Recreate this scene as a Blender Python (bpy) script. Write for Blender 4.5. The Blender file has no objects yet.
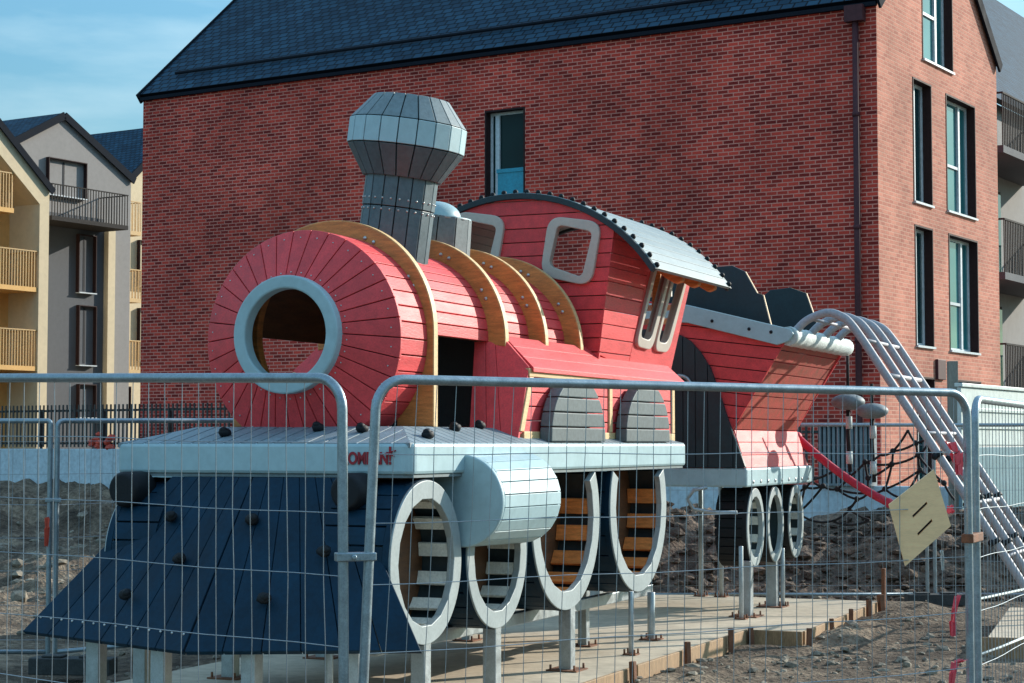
import bpy, bmesh, math, random
from mathutils import Vector, Matrix, noise as mnoise
random.seed(7)
R = math.radians
sc = bpy.context.scene
# ------------------------------------------------------------------ camera
FPX, CAMH = 1880.0, 1.73
PITCH = math.atan(102.5 / FPX)
cam = bpy.data.cameras.new('camera')
cam.sensor_width = 36.0
cam.lens = FPX / 1024 * 36
cam.clip_end = 2000
cam.clip_start = 0.1
camo = bpy.data.objects.new('camera', cam)
sc.collection.objects.link(camo)
camo.location = (0, 0, CAMH)
camo.rotation_euler = (math.pi / 2 + PITCH, 0, 0)
sc.camera = camo
# ------------------------------------------------------------------ sun + sky
SUN_EL, SUN_AZ = R(21), R(57)          # azimuth measured from +Y towards +X
sun = bpy.data.lights.new('sun', 'SUN')
sun.energy = 4.0
sun.angle = R(0.5)
sun.color = (1.0, 0.93, 0.82)
suno = bpy.data.objects.new('sun', sun)
sc.collection.objects.link(suno)
sd = Vector((math.sin(SUN_AZ) * math.cos(SUN_EL), math.cos(SUN_AZ) * math.cos(SUN_EL), math.sin(SUN_EL)))
suno.rotation_euler = (-sd).to_track_quat('-Z', 'Y').to_euler()
suno.location = sd * 60
world = bpy.data.worlds.new('World')
sc.world = world
world.use_nodes = True
nt = world.node_tree
nt.nodes.clear()
wo = nt.nodes.new('ShaderNodeOutputWorld')
bg = nt.nodes.new('ShaderNodeBackground')
bg.inputs['Strength'].default_value = 0.138
sky = nt.nodes.new('ShaderNodeTexSky')
sky.sky_type = 'NISHITA'
sky.sun_disc = False
sky.sun_elevation = SUN_EL
sky.sun_rotation = SUN_AZ
sky.air_density = 1.1
sky.dust_density = 0.6
sky.ozone_density = 1.2
tc = nt.nodes.new('ShaderNodeTexCoord')
mp = nt.nodes.new('ShaderNodeMapping')
mp.inputs['Scale'].default_value = (2.4, 2.4, 11.0)
mp.inputs['Rotation'].default_value = (0.25, 0.3, 0)
nz = nt.nodes.new('ShaderNodeTexNoise')
nz.inputs['Scale'].default_value = 1.6
nz.inputs['Detail'].default_value = 7
nz.inputs['Roughness'].default_value = 0.55
rp = nt.nodes.new('ShaderNodeValToRGB')
rp.color_ramp.elements[0].position = 0.42
rp.color_ramp.elements[1].position = 0.86
mxs = nt.nodes.new('ShaderNodeMix')
mxs.data_type = 'RGBA'
mxs.inputs['B'].default_value = (4.8, 6.5, 7.2, 1)
nt.links.new(tc.outputs['Generated'], mp.inputs['Vector'])
nt.links.new(mp.outputs['Vector'], nz.inputs['Vector'])
nt.links.new(nz.outputs['Fac'], rp.inputs['Fac'])
nt.links.new(rp.outputs['Color'], mxs.inputs['Factor'])
tint = nt.nodes.new('ShaderNodeMix'); tint.data_type = 'RGBA'; tint.blend_type = 'MULTIPLY'
tint.inputs['Factor'].default_value = 1.0
tint.inputs['B'].default_value = (0.60, 0.95, 1.06, 1)
# the low sky is hazier and duller than the zenith
sepw = nt.nodes.new('ShaderNodeSeparateXYZ'); nt.links.new(tc.outputs['Generated'], sepw.inputs['Vector'])
mrw = nt.nodes.new('ShaderNodeMapRange'); mrw.inputs['From Min'].default_value = 0.0; mrw.inputs['From Max'].default_value = 0.6
mrw.inputs['To Min'].default_value = 0.36; mrw.inputs['To Max'].default_value = 1.35
nt.links.new(sepw.outputs['Z'], mrw.inputs['Value'])
dul = nt.nodes.new('ShaderNodeMix'); dul.data_type = 'RGBA'; dul.blend_type = 'MULTIPLY'; dul.inputs['Factor'].default_value = 1.0
nt.links.new(mxs.outputs['Result'], dul.inputs['A']); nt.links.new(mrw.outputs['Result'], dul.inputs['B'])
nt.links.new(sky.outputs['Color'], tint.inputs['A'])
nt.links.new(tint.outputs['Result'], mxs.inputs['A'])
nt.links.new(dul.outputs['Result'], bg.inputs['Color'])
nt.links.new(bg.outputs['Background'], wo.inputs['Surface'])
vs = sc.view_settings
vs.view_transform = 'Standard'
vs.look = 'None'
vs.exposure = 0.66
vs.gamma = 1
vs.use_curve_mapping = False
# ------------------------------------------------------------------ materials
def new_mat(name):
    m = bpy.data.materials.new(name)
    m.use_nodes = True
    n = m.node_tree
    b = n.nodes['Principled BSDF']
    return m, n, b

def N(n, t, **kw):
    x = n.nodes.new(t)
    for k, v in kw.items():
        x.inputs[k.replace('_', ' ')].default_value = v
    return x

def paint(name, col, rough=0.5, var=0.12, scale=6.0, bump=0.06, metallic=0.0, stretch=(1, 1, 1), spec=0.5, var2=None, dirt=0.25, isl=0.09):
    """base colour with large mottling, fine grain and a little grime"""
    m, n, b = new_mat(name)
    t = n.nodes.new('ShaderNodeTexCoord')
    mpn = n.nodes.new('ShaderNodeMapping')
    mpn.inputs['Scale'].default_value = stretch
    n.links.new(t.outputs['Object'], mpn.inputs['Vector'])
    n1 = N(n, 'ShaderNodeTexNoise', Scale=scale, Detail=6.0, Roughness=0.6)
    n2 = N(n, 'ShaderNodeTexNoise', Scale=scale * 7, Detail=5.0, Roughness=0.65)
    n.links.new(mpn.outputs['Vector'], n1.inputs['Vector'])
    n.links.new(mpn.outputs['Vector'], n2.inputs['Vector'])
    r1 = n.nodes.new('ShaderNodeValToRGB')
    c = Vector(col)
    lo, hi = c * (1 - var), c * (1 + var)
    if var2 is not None:
        lo = Vector(var2)
    r1.color_ramp.elements[0].color = (*lo, 1)
    r1.color_ramp.elements[1].color = (*hi, 1)
    r1.color_ramp.elements[0].position = 0.32
    r1.color_ramp.elements[1].position = 0.68
    n.links.new(n1.outputs['Fac'], r1.inputs['Fac'])
    mx = n.nodes.new('ShaderNodeMix')
    mx.data_type = 'RGBA'
    mx.blend_type = 'MULTIPLY'
    r2 = n.nodes.new('ShaderNodeValToRGB')
    r2.color_ramp.elements[0].color = (1 - dirt, 1 - dirt, 1 - dirt, 1)
    r2.color_ramp.elements[1].color = (1, 1, 1, 1)
    r2.color_ramp.elements[0].position = 0.3
    r2.color_ramp.elements[1].position = 0.6
    n.links.new(n2.outputs['Fac'], r2.inputs['Fac'])
    mx.inputs['Factor'].default_value = 1.0
    n.links.new(r1.outputs['Color'], mx.inputs['A'])
    n.links.new(r2.outputs['Color'], mx.inputs['B'])
    # every loose board a touch lighter or darker than its neighbour
    ge = n.nodes.new('ShaderNodeNewGeometry')
    ir = N(n, 'ShaderNodeMapRange')
    ir.inputs['To Min'].default_value = 1 - isl; ir.inputs['To Max'].default_value = 1 + isl
    n.links.new(ge.outputs['Random Per Island'], ir.inputs['Value'])
    mi = n.nodes.new('ShaderNodeMix'); mi.data_type = 'RGBA'; mi.blend_type = 'MULTIPLY'; mi.inputs['Factor'].default_value = 1.0
    n.links.new(mx.outputs['Result'], mi.inputs['A']); n.links.new(ir.outputs['Result'], mi.inputs['B'])
    n.links.new(mi.outputs['Result'], b.inputs['Base Color'])
    b.inputs['Roughness'].default_value = rough
    rr = N(n, 'ShaderNodeMapRange')
    rr.inputs['To Min'].default_value = max(0.05, rough - 0.12)
    rr.inputs['To Max'].default_value = min(1, rough + 0.14)
    n.links.new(n1.outputs['Fac'], rr.inputs['Value'])
    n.links.new(rr.outputs['Result'], b.inputs['Roughness'])
    b.inputs['Metallic'].default_value = metallic
    b.inputs['Specular IOR Level'].default_value = spec
    if bump:
        bp = N(n, 'ShaderNodeBump', Strength=bump, Distance=0.02)
        n.links.new(n2.outputs['Fac'], bp.inputs['Height'])
        n.links.new(bp.outputs['Normal'], b.inputs['Normal'])
    return m

M = {}
M['red'] = paint('red painted boards', (0.74, 0.062, 0.068), 0.55, 0.15, 3, 0.14, stretch=(1, 4, 4), spec=0.45, dirt=0.2, isl=0.13)
M['worn_red'] = paint('worn red boards', (0.50, 0.07, 0.055), 0.6, 0.2, 9, 0.15, var2=(0.36, 0.10, 0.06), dirt=0.35)
M['pale'] = paint('pale blue grey paint', (0.37, 0.52, 0.555), 0.45, 0.05, 2, 0.04, dirt=0.12)
M['deck'] = paint('grey blue deck boards', (0.20, 0.26, 0.29), 0.6, 0.12, 5, 0.1)
M['navy'] = paint('dark blue boards', (0.002, 0.025, 0.050), 0.6, 0.25, 4, 0.1, spec=0.2)
M['slate_grey'] = paint('slate grey boards', (0.17, 0.215, 0.225), 0.5, 0.08, 4, 0.06)
M['mudguard'] = paint('charcoal grey boards', (0.125, 0.155, 0.16), 0.6, 0.1, 4, 0.06, spec=0.25)
M['chimney'] = paint('dark grey boards', (0.085, 0.13, 0.15), 0.45, 0.12, 4, 0.06)
M['black'] = paint('black plastic', (0.009, 0.011, 0.014), 0.6, 0.2, 10, 0.05, spec=0.25)
M['coal'] = paint('near black boards', (0.012, 0.03, 0.038), 0.55, 0.2, 5, 0.06)
M['trim'] = paint('grey window trim', (0.56, 0.50, 0.43), 0.5, 0.05, 4, 0.04, dirt=0.1)
M['roof_sheet'] = paint('grey roof sheet', (0.27, 0.32, 0.32), 0.5, 0.06, 4, 0.05, dirt=0.15)
M['rim'] = paint('pale grey wheel rim', (0.34, 0.39, 0.39), 0.5, 0.06, 5, 0.05, dirt=0.15)
M['slat'] = paint('weathered pale slat', (0.72, 0.74, 0.67), 0.6, 0.1, 7, 0.1)
M['larch'] = paint('orange larch wood', (0.68, 0.25, 0.062), 0.55, 0.25, 5, 0.15, stretch=(1.5, 1.5, 9))
M['larch_pale'] = paint('pale larch and lit edges', (0.72, 0.48, 0.23), 0.55, 0.15, 6, 0.1, stretch=(2, 2, 8))  # for trim, and for sunlight painted on rib and coal board edges
M['brown'] = paint('brown wood lining', (0.15, 0.062, 0.025), 0.6, 0.3, 4, 0.12, stretch=(1, 6, 6))
M['steel'] = paint('galvanised steel', (0.42, 0.46, 0.48), 0.42, 0.14, 14, 0.04, metallic=0.75, dirt=0.2)
M['fence_steel'] = paint('galvanised tube', (0.30, 0.37, 0.41), 0.38, 0.16, 18, 0.05, metallic=0.6, dirt=0.3)
M['wire'] = paint('galvanised wire', (0.36, 0.40, 0.43), 0.35, 0.1, 20, 0.0, metallic=0.55)
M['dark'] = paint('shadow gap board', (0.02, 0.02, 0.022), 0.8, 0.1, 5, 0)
M['concrete'] = paint('fresh concrete', (0.58, 0.48, 0.35), 0.85, 0.18, 1.2, 0.2, dirt=0.25)
M['form'] = paint('formwork timber', (0.40, 0.25, 0.13), 0.75, 0.25, 3, 0.2, stretch=(6, 6, 1), dirt=0.4)
M['stake'] = paint('rusty stake', (0.22, 0.09, 0.045), 0.8, 0.3, 9, 0.2)
M['rubber'] = paint('dark rubber block', (0.045, 0.05, 0.05), 0.85, 0.3, 8, 0.3)
M['foam'] = paint('white wrapping', (0.62, 0.68, 0.66), 0.7, 0.12, 9, 0.4)
M['tube'] = paint('grey climbing tube', (0.36, 0.355, 0.38), 0.6, 0.08, 6, 0.02, metallic=0.1)
M['rope'] = paint('black rope', (0.012, 0.012, 0.015), 0.8, 0.2, 30, 0.2)
M['red_rope'] = paint('red rope', (0.55, 0.025, 0.06), 0.6, 0.15, 30, 0.2)
M['pink'] = paint('pink tape', (0.85, 0.09, 0.12), 0.5, 0.2, 10, 0.1)
M['ply'] = paint('birch plywood', (0.95, 0.60, 0.31), 0.65, 0.1, 3, 0.06, stretch=(2, 2, 10), dirt=0.1)
M['logo'] = paint('dark red lettering', (0.35, 0.008, 0.02), 0.5, 0.05, 5, 0)
M['bolt'] = paint('zinc bolt', (0.6, 0.6, 0.58), 0.35, 0.05, 5, 0, metallic=0.7)
M['pod'] = paint('grey rubber pod', (0.20, 0.235, 0.25), 0.6, 0.1, 6, 0.05)
M['soil'] = None
M['render_grey'] = paint('grey render', (0.27, 0.255, 0.245), 0.9, 0.06, 0.8, 0.1, dirt=0.1)
M['render_dark'] = paint('dark grey render and wall shade', (0.10, 0.105, 0.115), 0.9, 0.08, 0.8, 0.1, dirt=0.1)  # balcony slabs, and the shade painted on the gabled block
M['render_cream'] = paint('cream render', (0.66, 0.54, 0.36), 0.9, 0.06, 0.7, 0.1, dirt=0.1)
M['render_ochre'] = paint('ochre render', (0.78, 0.46, 0.17), 0.9, 0.08, 0.7, 0.1, dirt=0.1)
M['ochre_metal'] = paint('ochre railing', (0.60, 0.38, 0.15), 0.6, 0.08, 2, 0)
M['bronze_metal'] = paint('grey bronze railing', (0.05, 0.045, 0.042), 0.8, 0.1, 2, 0, spec=0.1)
M['fascia'] = paint('dark fascia', (0.014, 0.018, 0.026), 0.85, 0.1, 3, 0, spec=0.08)
M['downpipe'] = paint('plum downpipe', (0.085, 0.03, 0.035), 0.6, 0.15, 2, 0, spec=0.2)
M['lining'] = paint('dark window lining', (0.035, 0.018, 0.018), 0.7, 0.1, 2, 0, spec=0.15)
M['pvc'] = paint('pale window frame', (0.55, 0.60, 0.63), 0.4, 0.04, 2, 0)
M['sheet'] = paint('blue protective sheet', (0.02, 0.30, 0.42), 0.45, 0.1, 3, 0.05)
M['wall_conc'] = paint('pale blue grey concrete', (0.56, 0.66, 0.71), 0.85, 0.08, 1.5, 0.1)
M['dark_frame'] = paint('dark window frame', (0.035, 0.036, 0.04), 0.7, 0.1, 2, 0, spec=0.15)
M['picket'] = paint('dark picket metal', (0.035, 0.032, 0.032), 0.5, 0.1, 2, 0)
M['white_panel'] = paint('pale site panel', (0.62, 0.70, 0.66), 0.5, 0.05, 1.5, 0.05)
M['teal_panel'] = paint('teal site panel', (0.12, 0.26, 0.31), 0.5, 0.1, 1.5, 0.05)
M['old_post'] = paint('weathered timber post', (0.30, 0.27, 0.22), 0.85, 0.2, 4, 0.2, stretch=(5, 5, 1))
M['orange'] = paint('orange red plastic', (0.62, 0.07, 0.035), 0.5, 0.2, 6, 0.1)

def glass(name, col=(0.012, 0.05, 0.055), spec=0.45):
    m, n, b = new_mat(name)
    t = n.nodes.new('ShaderNodeTexCoord')
    n1 = N(n, 'ShaderNodeTexNoise', Scale=0.7, Detail=3.0)
    n.links.new(t.outputs['Object'], n1.inputs['Vector'])
    r1 = n.nodes.new('ShaderNodeValToRGB')
    r1.color_ramp.elements[0].color = (*[c * 0.4 for c in col], 1)
    r1.color_ramp.elements[1].color = (*[c * 1.6 for c in col], 1)
    n.links.new(n1.outputs['Fac'], r1.inputs['Fac'])
    n.links.new(r1.outputs['Color'], b.inputs['Base Color'])
    b.inputs['Roughness'].default_value = 0.04
    b.inputs['Specular IOR Level'].default_value = spec
    bp = N(n, 'ShaderNodeBump', Strength=0.03, Distance=0.05)
    n.links.new(n1.outputs['Fac'], bp.inputs['Height'])
    n.links.new(bp.outputs['Normal'], b.inputs['Normal'])
    return m
M['glass'] = glass('window glass')
M['glass_dark'] = glass('dark window glass', (0.006, 0.028, 0.03), 0.12)
M['glass_teal'] = glass('teal window glass', (0.03, 0.16, 0.17))

def brick_mat(name, axes, c1, c2, mortar, bw=0.225, rh=0.076, ms=0.011, bump=0.5, rough=0.85, patch=0.35):
    """axes: which object coordinates run along and up the wall"""
    m, n, b = new_mat(name)
    t = n.nodes.new('ShaderNodeTexCoord')
    s = n.nodes.new('ShaderNodeSeparateXYZ')
    c = n.nodes.new('ShaderNodeCombineXYZ')
    n.links.new(t.outputs['Object'], s.inputs['Vector'])
    n.links.new(s.outputs[axes[0]], c.inputs['X'])
    n.links.new(s.outputs[axes[1]], c.inputs['Y'])
    def brick(a, bcol, bias, seed):
        k = n.nodes.new('ShaderNodeTexBrick')
        k.offset = 0.5
        k.inputs['Scale'].default_value = 1
        k.inputs['Brick Width'].default_value = bw
        k.inputs['Row Height'].default_value = rh
        k.inputs['Mortar Size'].default_value = ms
        k.inputs['Mortar Smooth'].default_value = 0.2
        k.inputs['Bias'].default_value = bias
        k.inputs['Color1'].default_value = (*a, 1)
        k.inputs['Color2'].default_value = (*bcol, 1)
        k.inputs['Mortar'].default_value = (*mortar, 1)
        n.links.new(c.outputs['Vector'], k.inputs['Vector'])
        return k
    k = brick(c1, c2, -0.08, 0)
    # broad patches and fine grain
    n1 = N(n, 'ShaderNodeTexNoise', Scale=0.55, Detail=5.0, Roughness=0.6)
    n.links.new(t.outputs['Object'], n1.inputs['Vector'])
    n2 = N(n, 'ShaderNodeTexNoise', Scale=38.0, Detail=3.0)
    n.links.new(t.outputs['Object'], n2.inputs['Vector'])
    r1 = n.nodes.new('ShaderNodeValToRGB')
    r1.color_ramp.elements[0].color = (1 - patch, 1 - patch, 1 - patch, 1)
    r1.color_ramp.elements[1].color = (1 + patch * 0.5, 1 + patch * 0.35, 1 + patch * 0.3, 1)
    r1.color_ramp.elements[0].position = 0.3
    r1.color_ramp.elements[1].position = 0.7
    n.links.new(n1.outputs['Fac'], r1.inputs['Fac'])
    mx = n.nodes.new('ShaderNodeMix'); mx.data_type = 'RGBA'; mx.blend_type = 'MULTIPLY'
    mx.inputs['Factor'].default_value = 1
    n.links.new(k.outputs['Color'], mx.inputs['A'])
    n.links.new(r1.outputs['Color'], mx.inputs['B'])
    mx2 = n.nodes.new('ShaderNodeMix'); mx2.data_type = 'RGBA'; mx2.blend_type = 'MULTIPLY'
    mx2.inputs['Factor'].default_value = 0.5
    n.links.new(mx.outputs['Result'], mx2.inputs['A'])
    n.links.new(n2.outputs['Color'], mx2.inputs['B'])
    n.links.new(mx.outputs['Result'], b.inputs['Base Color'])
    b.inputs['Roughness'].default_value = rough
    b.inputs['Specular IOR Level'].default_value = 0.12
    inv = N(n, 'ShaderNodeMath'); inv.operation = 'SUBTRACT'; inv.inputs[0].default_value = 1
    n.links.new(k.outputs['Fac'], inv.inputs[1])
    ad = N(n, 'ShaderNodeMath'); ad.operation = 'MULTIPLY_ADD'; ad.inputs[1].default_value = 0.35
    n.links.new(n2.outputs['Fac'], ad.inputs[0])
    n.links.new(inv.outputs[0], ad.inputs[2])
    bp = N(n, 'ShaderNodeBump', Strength=bump, Distance=0.012)
    n.links.new(ad.outputs[0], bp.inputs['Height'])
    n.links.new(bp.outputs['Normal'], b.inputs['Normal'])
    return m
BRK = ((0.66, 0.074, 0.050), (0.17, 0.019, 0.018), (0.70, 0.27, 0.21))
M['brick_x'] = brick_mat('red brick long wall', ('Y', 'Z'), *BRK)
M['brick_y_lit'] = brick_mat('sunlit red brick gable wall', ('X', 'Z'), (0.62, 0.255, 0.18), (0.44, 0.16, 0.115), (0.60, 0.34, 0.25))  # same brick as the long wall, paled by sunlight put into the colour
M['slate'] = brick_mat('blue slate roof', ('Y', 'X'), (0.024, 0.075, 0.125), (0.011, 0.036, 0.064), (0.002, 0.004, 0.008), bw=0.26, rh=0.2, ms=0.02, bump=0.35, rough=0.7, patch=0.2)
M['slate_y'] = brick_mat('blue slate roof across', ('X', 'Y'), (0.024, 0.075, 0.125), (0.011, 0.036, 0.064), (0.002, 0.004, 0.008), bw=0.26, rh=0.2, ms=0.02, bump=0.35, rough=0.7, patch=0.2)

def soil_mat(name, dark, light, wet):
    m, n, b = new_mat(name)
    t = n.nodes.new('ShaderNodeTexCoord')
    n1 = N(n, 'ShaderNodeTexNoise', Scale=0.8, Detail=8.0, Roughness=0.65)
    n2 = N(n, 'ShaderNodeTexNoise', Scale=9.0, Detail=8.0, Roughness=0.7)
    n3 = N(n, 'ShaderNodeTexVoronoi', Scale=22.0)
    for q in (n1, n2, n3):
        n.links.new(t.outputs['Object'], q.inputs['Vector'])
    r1 = n.nodes.new('ShaderNodeValToRGB')
    r1.color_ramp.elements[0].color = (*dark, 1)
    r1.color_ramp.elements[1].color = (*light, 1)
    r1.color_ramp.elements[0].position = 0.36
    r1.color_ramp.elements[1].position = 0.62
    e = r1.color_ramp.elements.new(0.5)
    e.color = (*wet, 1)
    mxv = N(n, 'ShaderNodeMath'); mxv.operation = 'MULTIPLY_ADD'; mxv.inputs[1].default_value = 0.55
    hv = N(n, 'ShaderNodeMath'); hv.operation = 'MULTIPLY'; hv.inputs[1].default_value = 0.45
    n.links.new(n2.outputs['Fac'], hv.inputs[0])
    n.links.new(n1.outputs['Fac'], mxv.inputs[0])
    n.links.new(hv.outputs[0], mxv.inputs[2])
    n.links.new(mxv.outputs[0], r1.inputs['Fac'])
    n.links.new(r1.outputs['Color'], b.inputs['Base Color'])
    b.inputs['Roughness'].default_value = 0.95
    b.inputs['Specular IOR Level'].default_value = 0.2
    ad = N(n, 'ShaderNodeMath'); ad.operation = 'MULTIPLY_ADD'; ad.inputs[1].default_value = 0.5
    n.links.new(n3.outputs['Distance'], ad.inputs[0])
    n.links.new(n2.outputs['Fac'], ad.inputs[2])
    bp = N(n, 'ShaderNodeBump', Strength=0.9, Distance=0.06)
    n.links.new(ad.outputs[0], bp.inputs['Height'])
    n.links.new(bp.outputs['Normal'], b.inputs['Normal'])
    return m
M['soil'] = soil_mat('churned soil', (0.030, 0.023, 0.018), (0.35, 0.27, 0.19), (0.14, 0.105, 0.075))
M['mound'] = soil_mat('dark heap soil', (0.03, 0.024, 0.02), (0.30, 0.21, 0.15), (0.11, 0.082, 0.062))
M['clod'] = paint('pale clods', (0.26, 0.22, 0.165), 0.95, 0.35, 3, 0.3, dirt=0.5)

# ------------------------------------------------------------------ mesh helpers
class MB:
    def __init__(s):
        s.v, s.f, s.sm, s.mi = [], [], [], []
        s.cur = 0
    def add(s, verts, faces, smooth=False):
        o = len(s.v)
        s.v += [tuple(p) for p in verts]
        s.f += [tuple(i + o for i in q) for q in faces]
        s.sm += [smooth] * len(faces)
        s.mi += [s.cur] * len(faces)
    def prism(s, pts, ext, smooth=False):
        pts = [Vector(p) for p in pts]
        ext = Vector(ext)
        n = len(pts)
        s.add(pts + [p + ext for p in pts],
              [tuple(range(n))[::-1], tuple(range(n, 2 * n))] +
              [(i, (i + 1) % n, (i + 1) % n + n, i + n) for i in range(n)], smooth)
    def ring(s, outer, inner, ext, smooth=False):
        n = len(outer)
        ext = Vector(ext)
        o = [Vector(p) for p in outer]; i_ = [Vector(p) for p in inner]
        V_ = o + i_ + [p + ext for p in o] + [p + ext for p in i_]
        F_ = []
        for k in range(n):
            j = (k + 1) % n
            F_ += [(k, j, n + j, n + k), (2 * n + k, 3 * n + k, 3 * n + j, 2 * n + j),
                   (k, 2 * n + k, 2 * n + j, j), (n + k, n + j, 3 * n + j, 3 * n + k)]
        s.add(V_, F_, smooth)
    def strip(s, outer, inner, ext):
        """open band (arch) between two polylines, thickened by ext"""
        n = len(outer); ext = Vector(ext)
        o = [Vector(p) for p in outer]; i_ = [Vector(p) for p in inner]
        V_ = o + i_ + [p + ext for p in o] + [p + ext for p in i_]
        F_ = []
        for k in range(n - 1):
            j = k + 1
            F_ += [(k, j, n + j, n + k), (2 * n + k, 3 * n + k, 3 * n + j, 2 * n + j),
                   (k, 2 * n + k, 2 * n + j, j), (n + k, n + j, 3 * n + j, 3 * n + k)]
        F_ += [(0, n, 3 * n, 2 * n), (n - 1, 3 * n - 1, 4 * n - 1, 2 * n - 1)]
        s.add(V_, F_)
    def box(s, lo, hi, fn=None):
        x0, y0, z0 = lo; x1, y1, z1 = hi
        P = [(x0, y0, z0), (x1, y0, z0), (x1, y1, z0), (x0, y1, z0), (x0, y0, z1), (x1, y0, z1), (x1, y1, z1), (x0, y1, z1)]
        if fn: P = [fn(*p) for p in P]
        s.add(P, [(3, 2, 1, 0), (4, 5, 6, 7), (0, 1, 5, 4), (1, 2, 6, 5), (2, 3, 7, 6), (3, 0, 4, 7)])
    def bar(s, a, b, w, h, up=(0, 0, 1)):
        a, b = Vector(a), Vector(b)
        d = (b - a).normalized()
        x = d.cross(Vector(up))
        if x.length < 1e-4: x = d.cross(Vector((1, 0, 0)))
        x.normalize(); y = x.cross(d).normalized()
        q = [a + x * (i * w / 2) + y * (j * h / 2) for i, j in ((-1, -1), (1, -1), (1, 1), (-1, 1))]
        s.prism(q, b - a)
    def tube(s, path, r, seg=10, closed=False, caps=True):
        P = [Vector(p) for p in path]
        n = len(P)
        rr = r if isinstance(r, (list, tuple)) else [r] * n
        up = None; rings = []
        for i in range(n):
            if closed: d = P[(i + 1) % n] - P[i - 1]
            else: d = P[min(i + 1, n - 1)] - P[max(i - 1, 0)]
            d.normalize()
            if up is None:
                up = d.orthogonal().normalized()
            else:
                up = (up - d * up.dot(d))
                if up.length < 1e-6: up = d.orthogonal()
                up.normalize()
            w = d.cross(up)
            rings.append([P[i] + (up * math.cos(2 * math.pi * k / seg) + w * math.sin(2 * math.pi * k / seg)) * rr[i] for k in range(seg)])
        V_ = [p for q in rings for p in q]
        F_ = []
        for i in range(n if closed else n - 1):
            j = (i + 1) % n
            for k in range(seg):
                l = (k + 1) % seg
                F_.append((i * seg + k, i * seg + l, j * seg + l, j * seg + k))
        s.add(V_, F_, True)
        if caps and not closed:
            s.add(rings[0], [tuple(range(seg))[::-1]])
            s.add(rings[-1], [tuple(range(seg))])
    def blob(s, c, r, sx=(1, 1, 1), seg=10, rings=7, jit=0.0, smooth=True, rot=None):
        c = Vector(c); V_ = []; F_ = []
        for i in range(rings + 1):
            th = math.pi * i / rings
            for k in range(seg):
                ph = 2 * math.pi * k / seg
                q = Vector((math.sin(th) * math.cos(ph), math.sin(th) * math.sin(ph), math.cos(th)))
                if jit: q *= 1 + random.uniform(-jit, jit)
                q = Vector((q.x * sx[0], q.y * sx[1], q.z * sx[2])) * r
                if rot is not None: q = rot @ q
                V_.append(c + q)
        for i in range(rings):
            for k in range(seg):
                l = (k + 1) % seg
                F_.append((i * seg + k, (i + 1) * seg + k, (i + 1) * seg + l, i * seg + l))
        s.add(V_, F_, smooth)
    def build(s, name, mats, parent=None, bevel=0.0, recalc=True, loc=None):
        me = bpy.data.meshes.new(name)
        me.from_pydata(s.v, [], s.f)
        me.polygons.foreach_set('use_smooth', s.sm)
        if not isinstance(mats, (list, tuple)): mats = [mats]
        for m in mats: me.materials.append(m)
        me.polygons.foreach_set('material_index', s.mi)
        if recalc:
            bm = bmesh.new(); bm.from_mesh(me)
            bmesh.ops.remove_doubles(bm, verts=bm.verts, dist=1e-5)
            bmesh.ops.recalc_face_normals(bm, faces=bm.faces)
            bm.to_mesh(me); bm.free()
        me.update()
        o = bpy.data.objects.new(name, me)
        sc.collection.objects.link(o)
        if parent is not None: o.parent = parent
        if loc is not None: o.location = loc
        if bevel:
            b = o.modifiers.new('bevel', 'BEVEL')
            b.width = bevel; b.segments = 2; b.limit_method = 'ANGLE'; b.angle_limit = R(40)
        return o

def tag(o, label=None, cat=None, group=None, kind=None):
    if label: o['label'] = label
    if cat: o['category'] = cat
    if group: o['group'] = group
    if kind: o['kind'] = kind
    return o

def empty(name, loc=(0, 0, 0), rot=None, label=None, cat=None, group=None):
    o = bpy.data.objects.new(name, None)
    sc.collection.objects.link(o)
    o.empty_display_size = 0.2
    o.location = loc
    if rot is not None: o.rotation_euler = rot
    return tag(o, label, cat, group)

def copy_tree(o, parent=None):
    c = o.copy(); sc.collection.objects.link(c)
    if parent is not None: c.parent = parent
    for ch in [k for k in bpy.data.objects if k.parent == o]:
        copy_tree(ch, c)
    return c

# --- 2-D polygon clipping (for boards and openings)
def clip(poly, nx, ny, d):
    """keep nx*x+ny*y <= d"""
    out = []
    for i in range(len(poly)):
        a, b = poly[i], poly[(i + 1) % len(poly)]
        da, db = nx * a[0] + ny * a[1] - d, nx * b[0] + ny * b[1] - d
        if da <= 0: out.append(a)
        if (da < 0 < db) or (db < 0 < da):
            t = da / (da - db)
            out.append((a[0] + (b[0] - a[0]) * t, a[1] + (b[1] - a[1]) * t))
    return out
def area(p):
    return sum(p[i][0] * p[(i + 1) % len(p)][1] - p[(i + 1) % len(p)][0] * p[i][1] for i in range(len(p))) / 2
def cut_hole(pieces, hole):
    if area(hole) < 0: hole = hole[::-1]
    out = []
    for p in pieces:
        rest = p
        for i in range(len(hole)):
            a, b = hole[i], hole[(i + 1) % len(hole)]
            nx, ny = b[1] - a[1], -(b[0] - a[0])      # outward for ccw
            d = nx * a[0] + ny * a[1]
            o = clip(rest, -nx, -ny, -d)
            if len(o) > 2 and abs(area(o)) > 1e-5: out.append(o)
            rest = clip(rest, nx, ny, d)
            if len(rest) < 3: break
    return out
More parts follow.
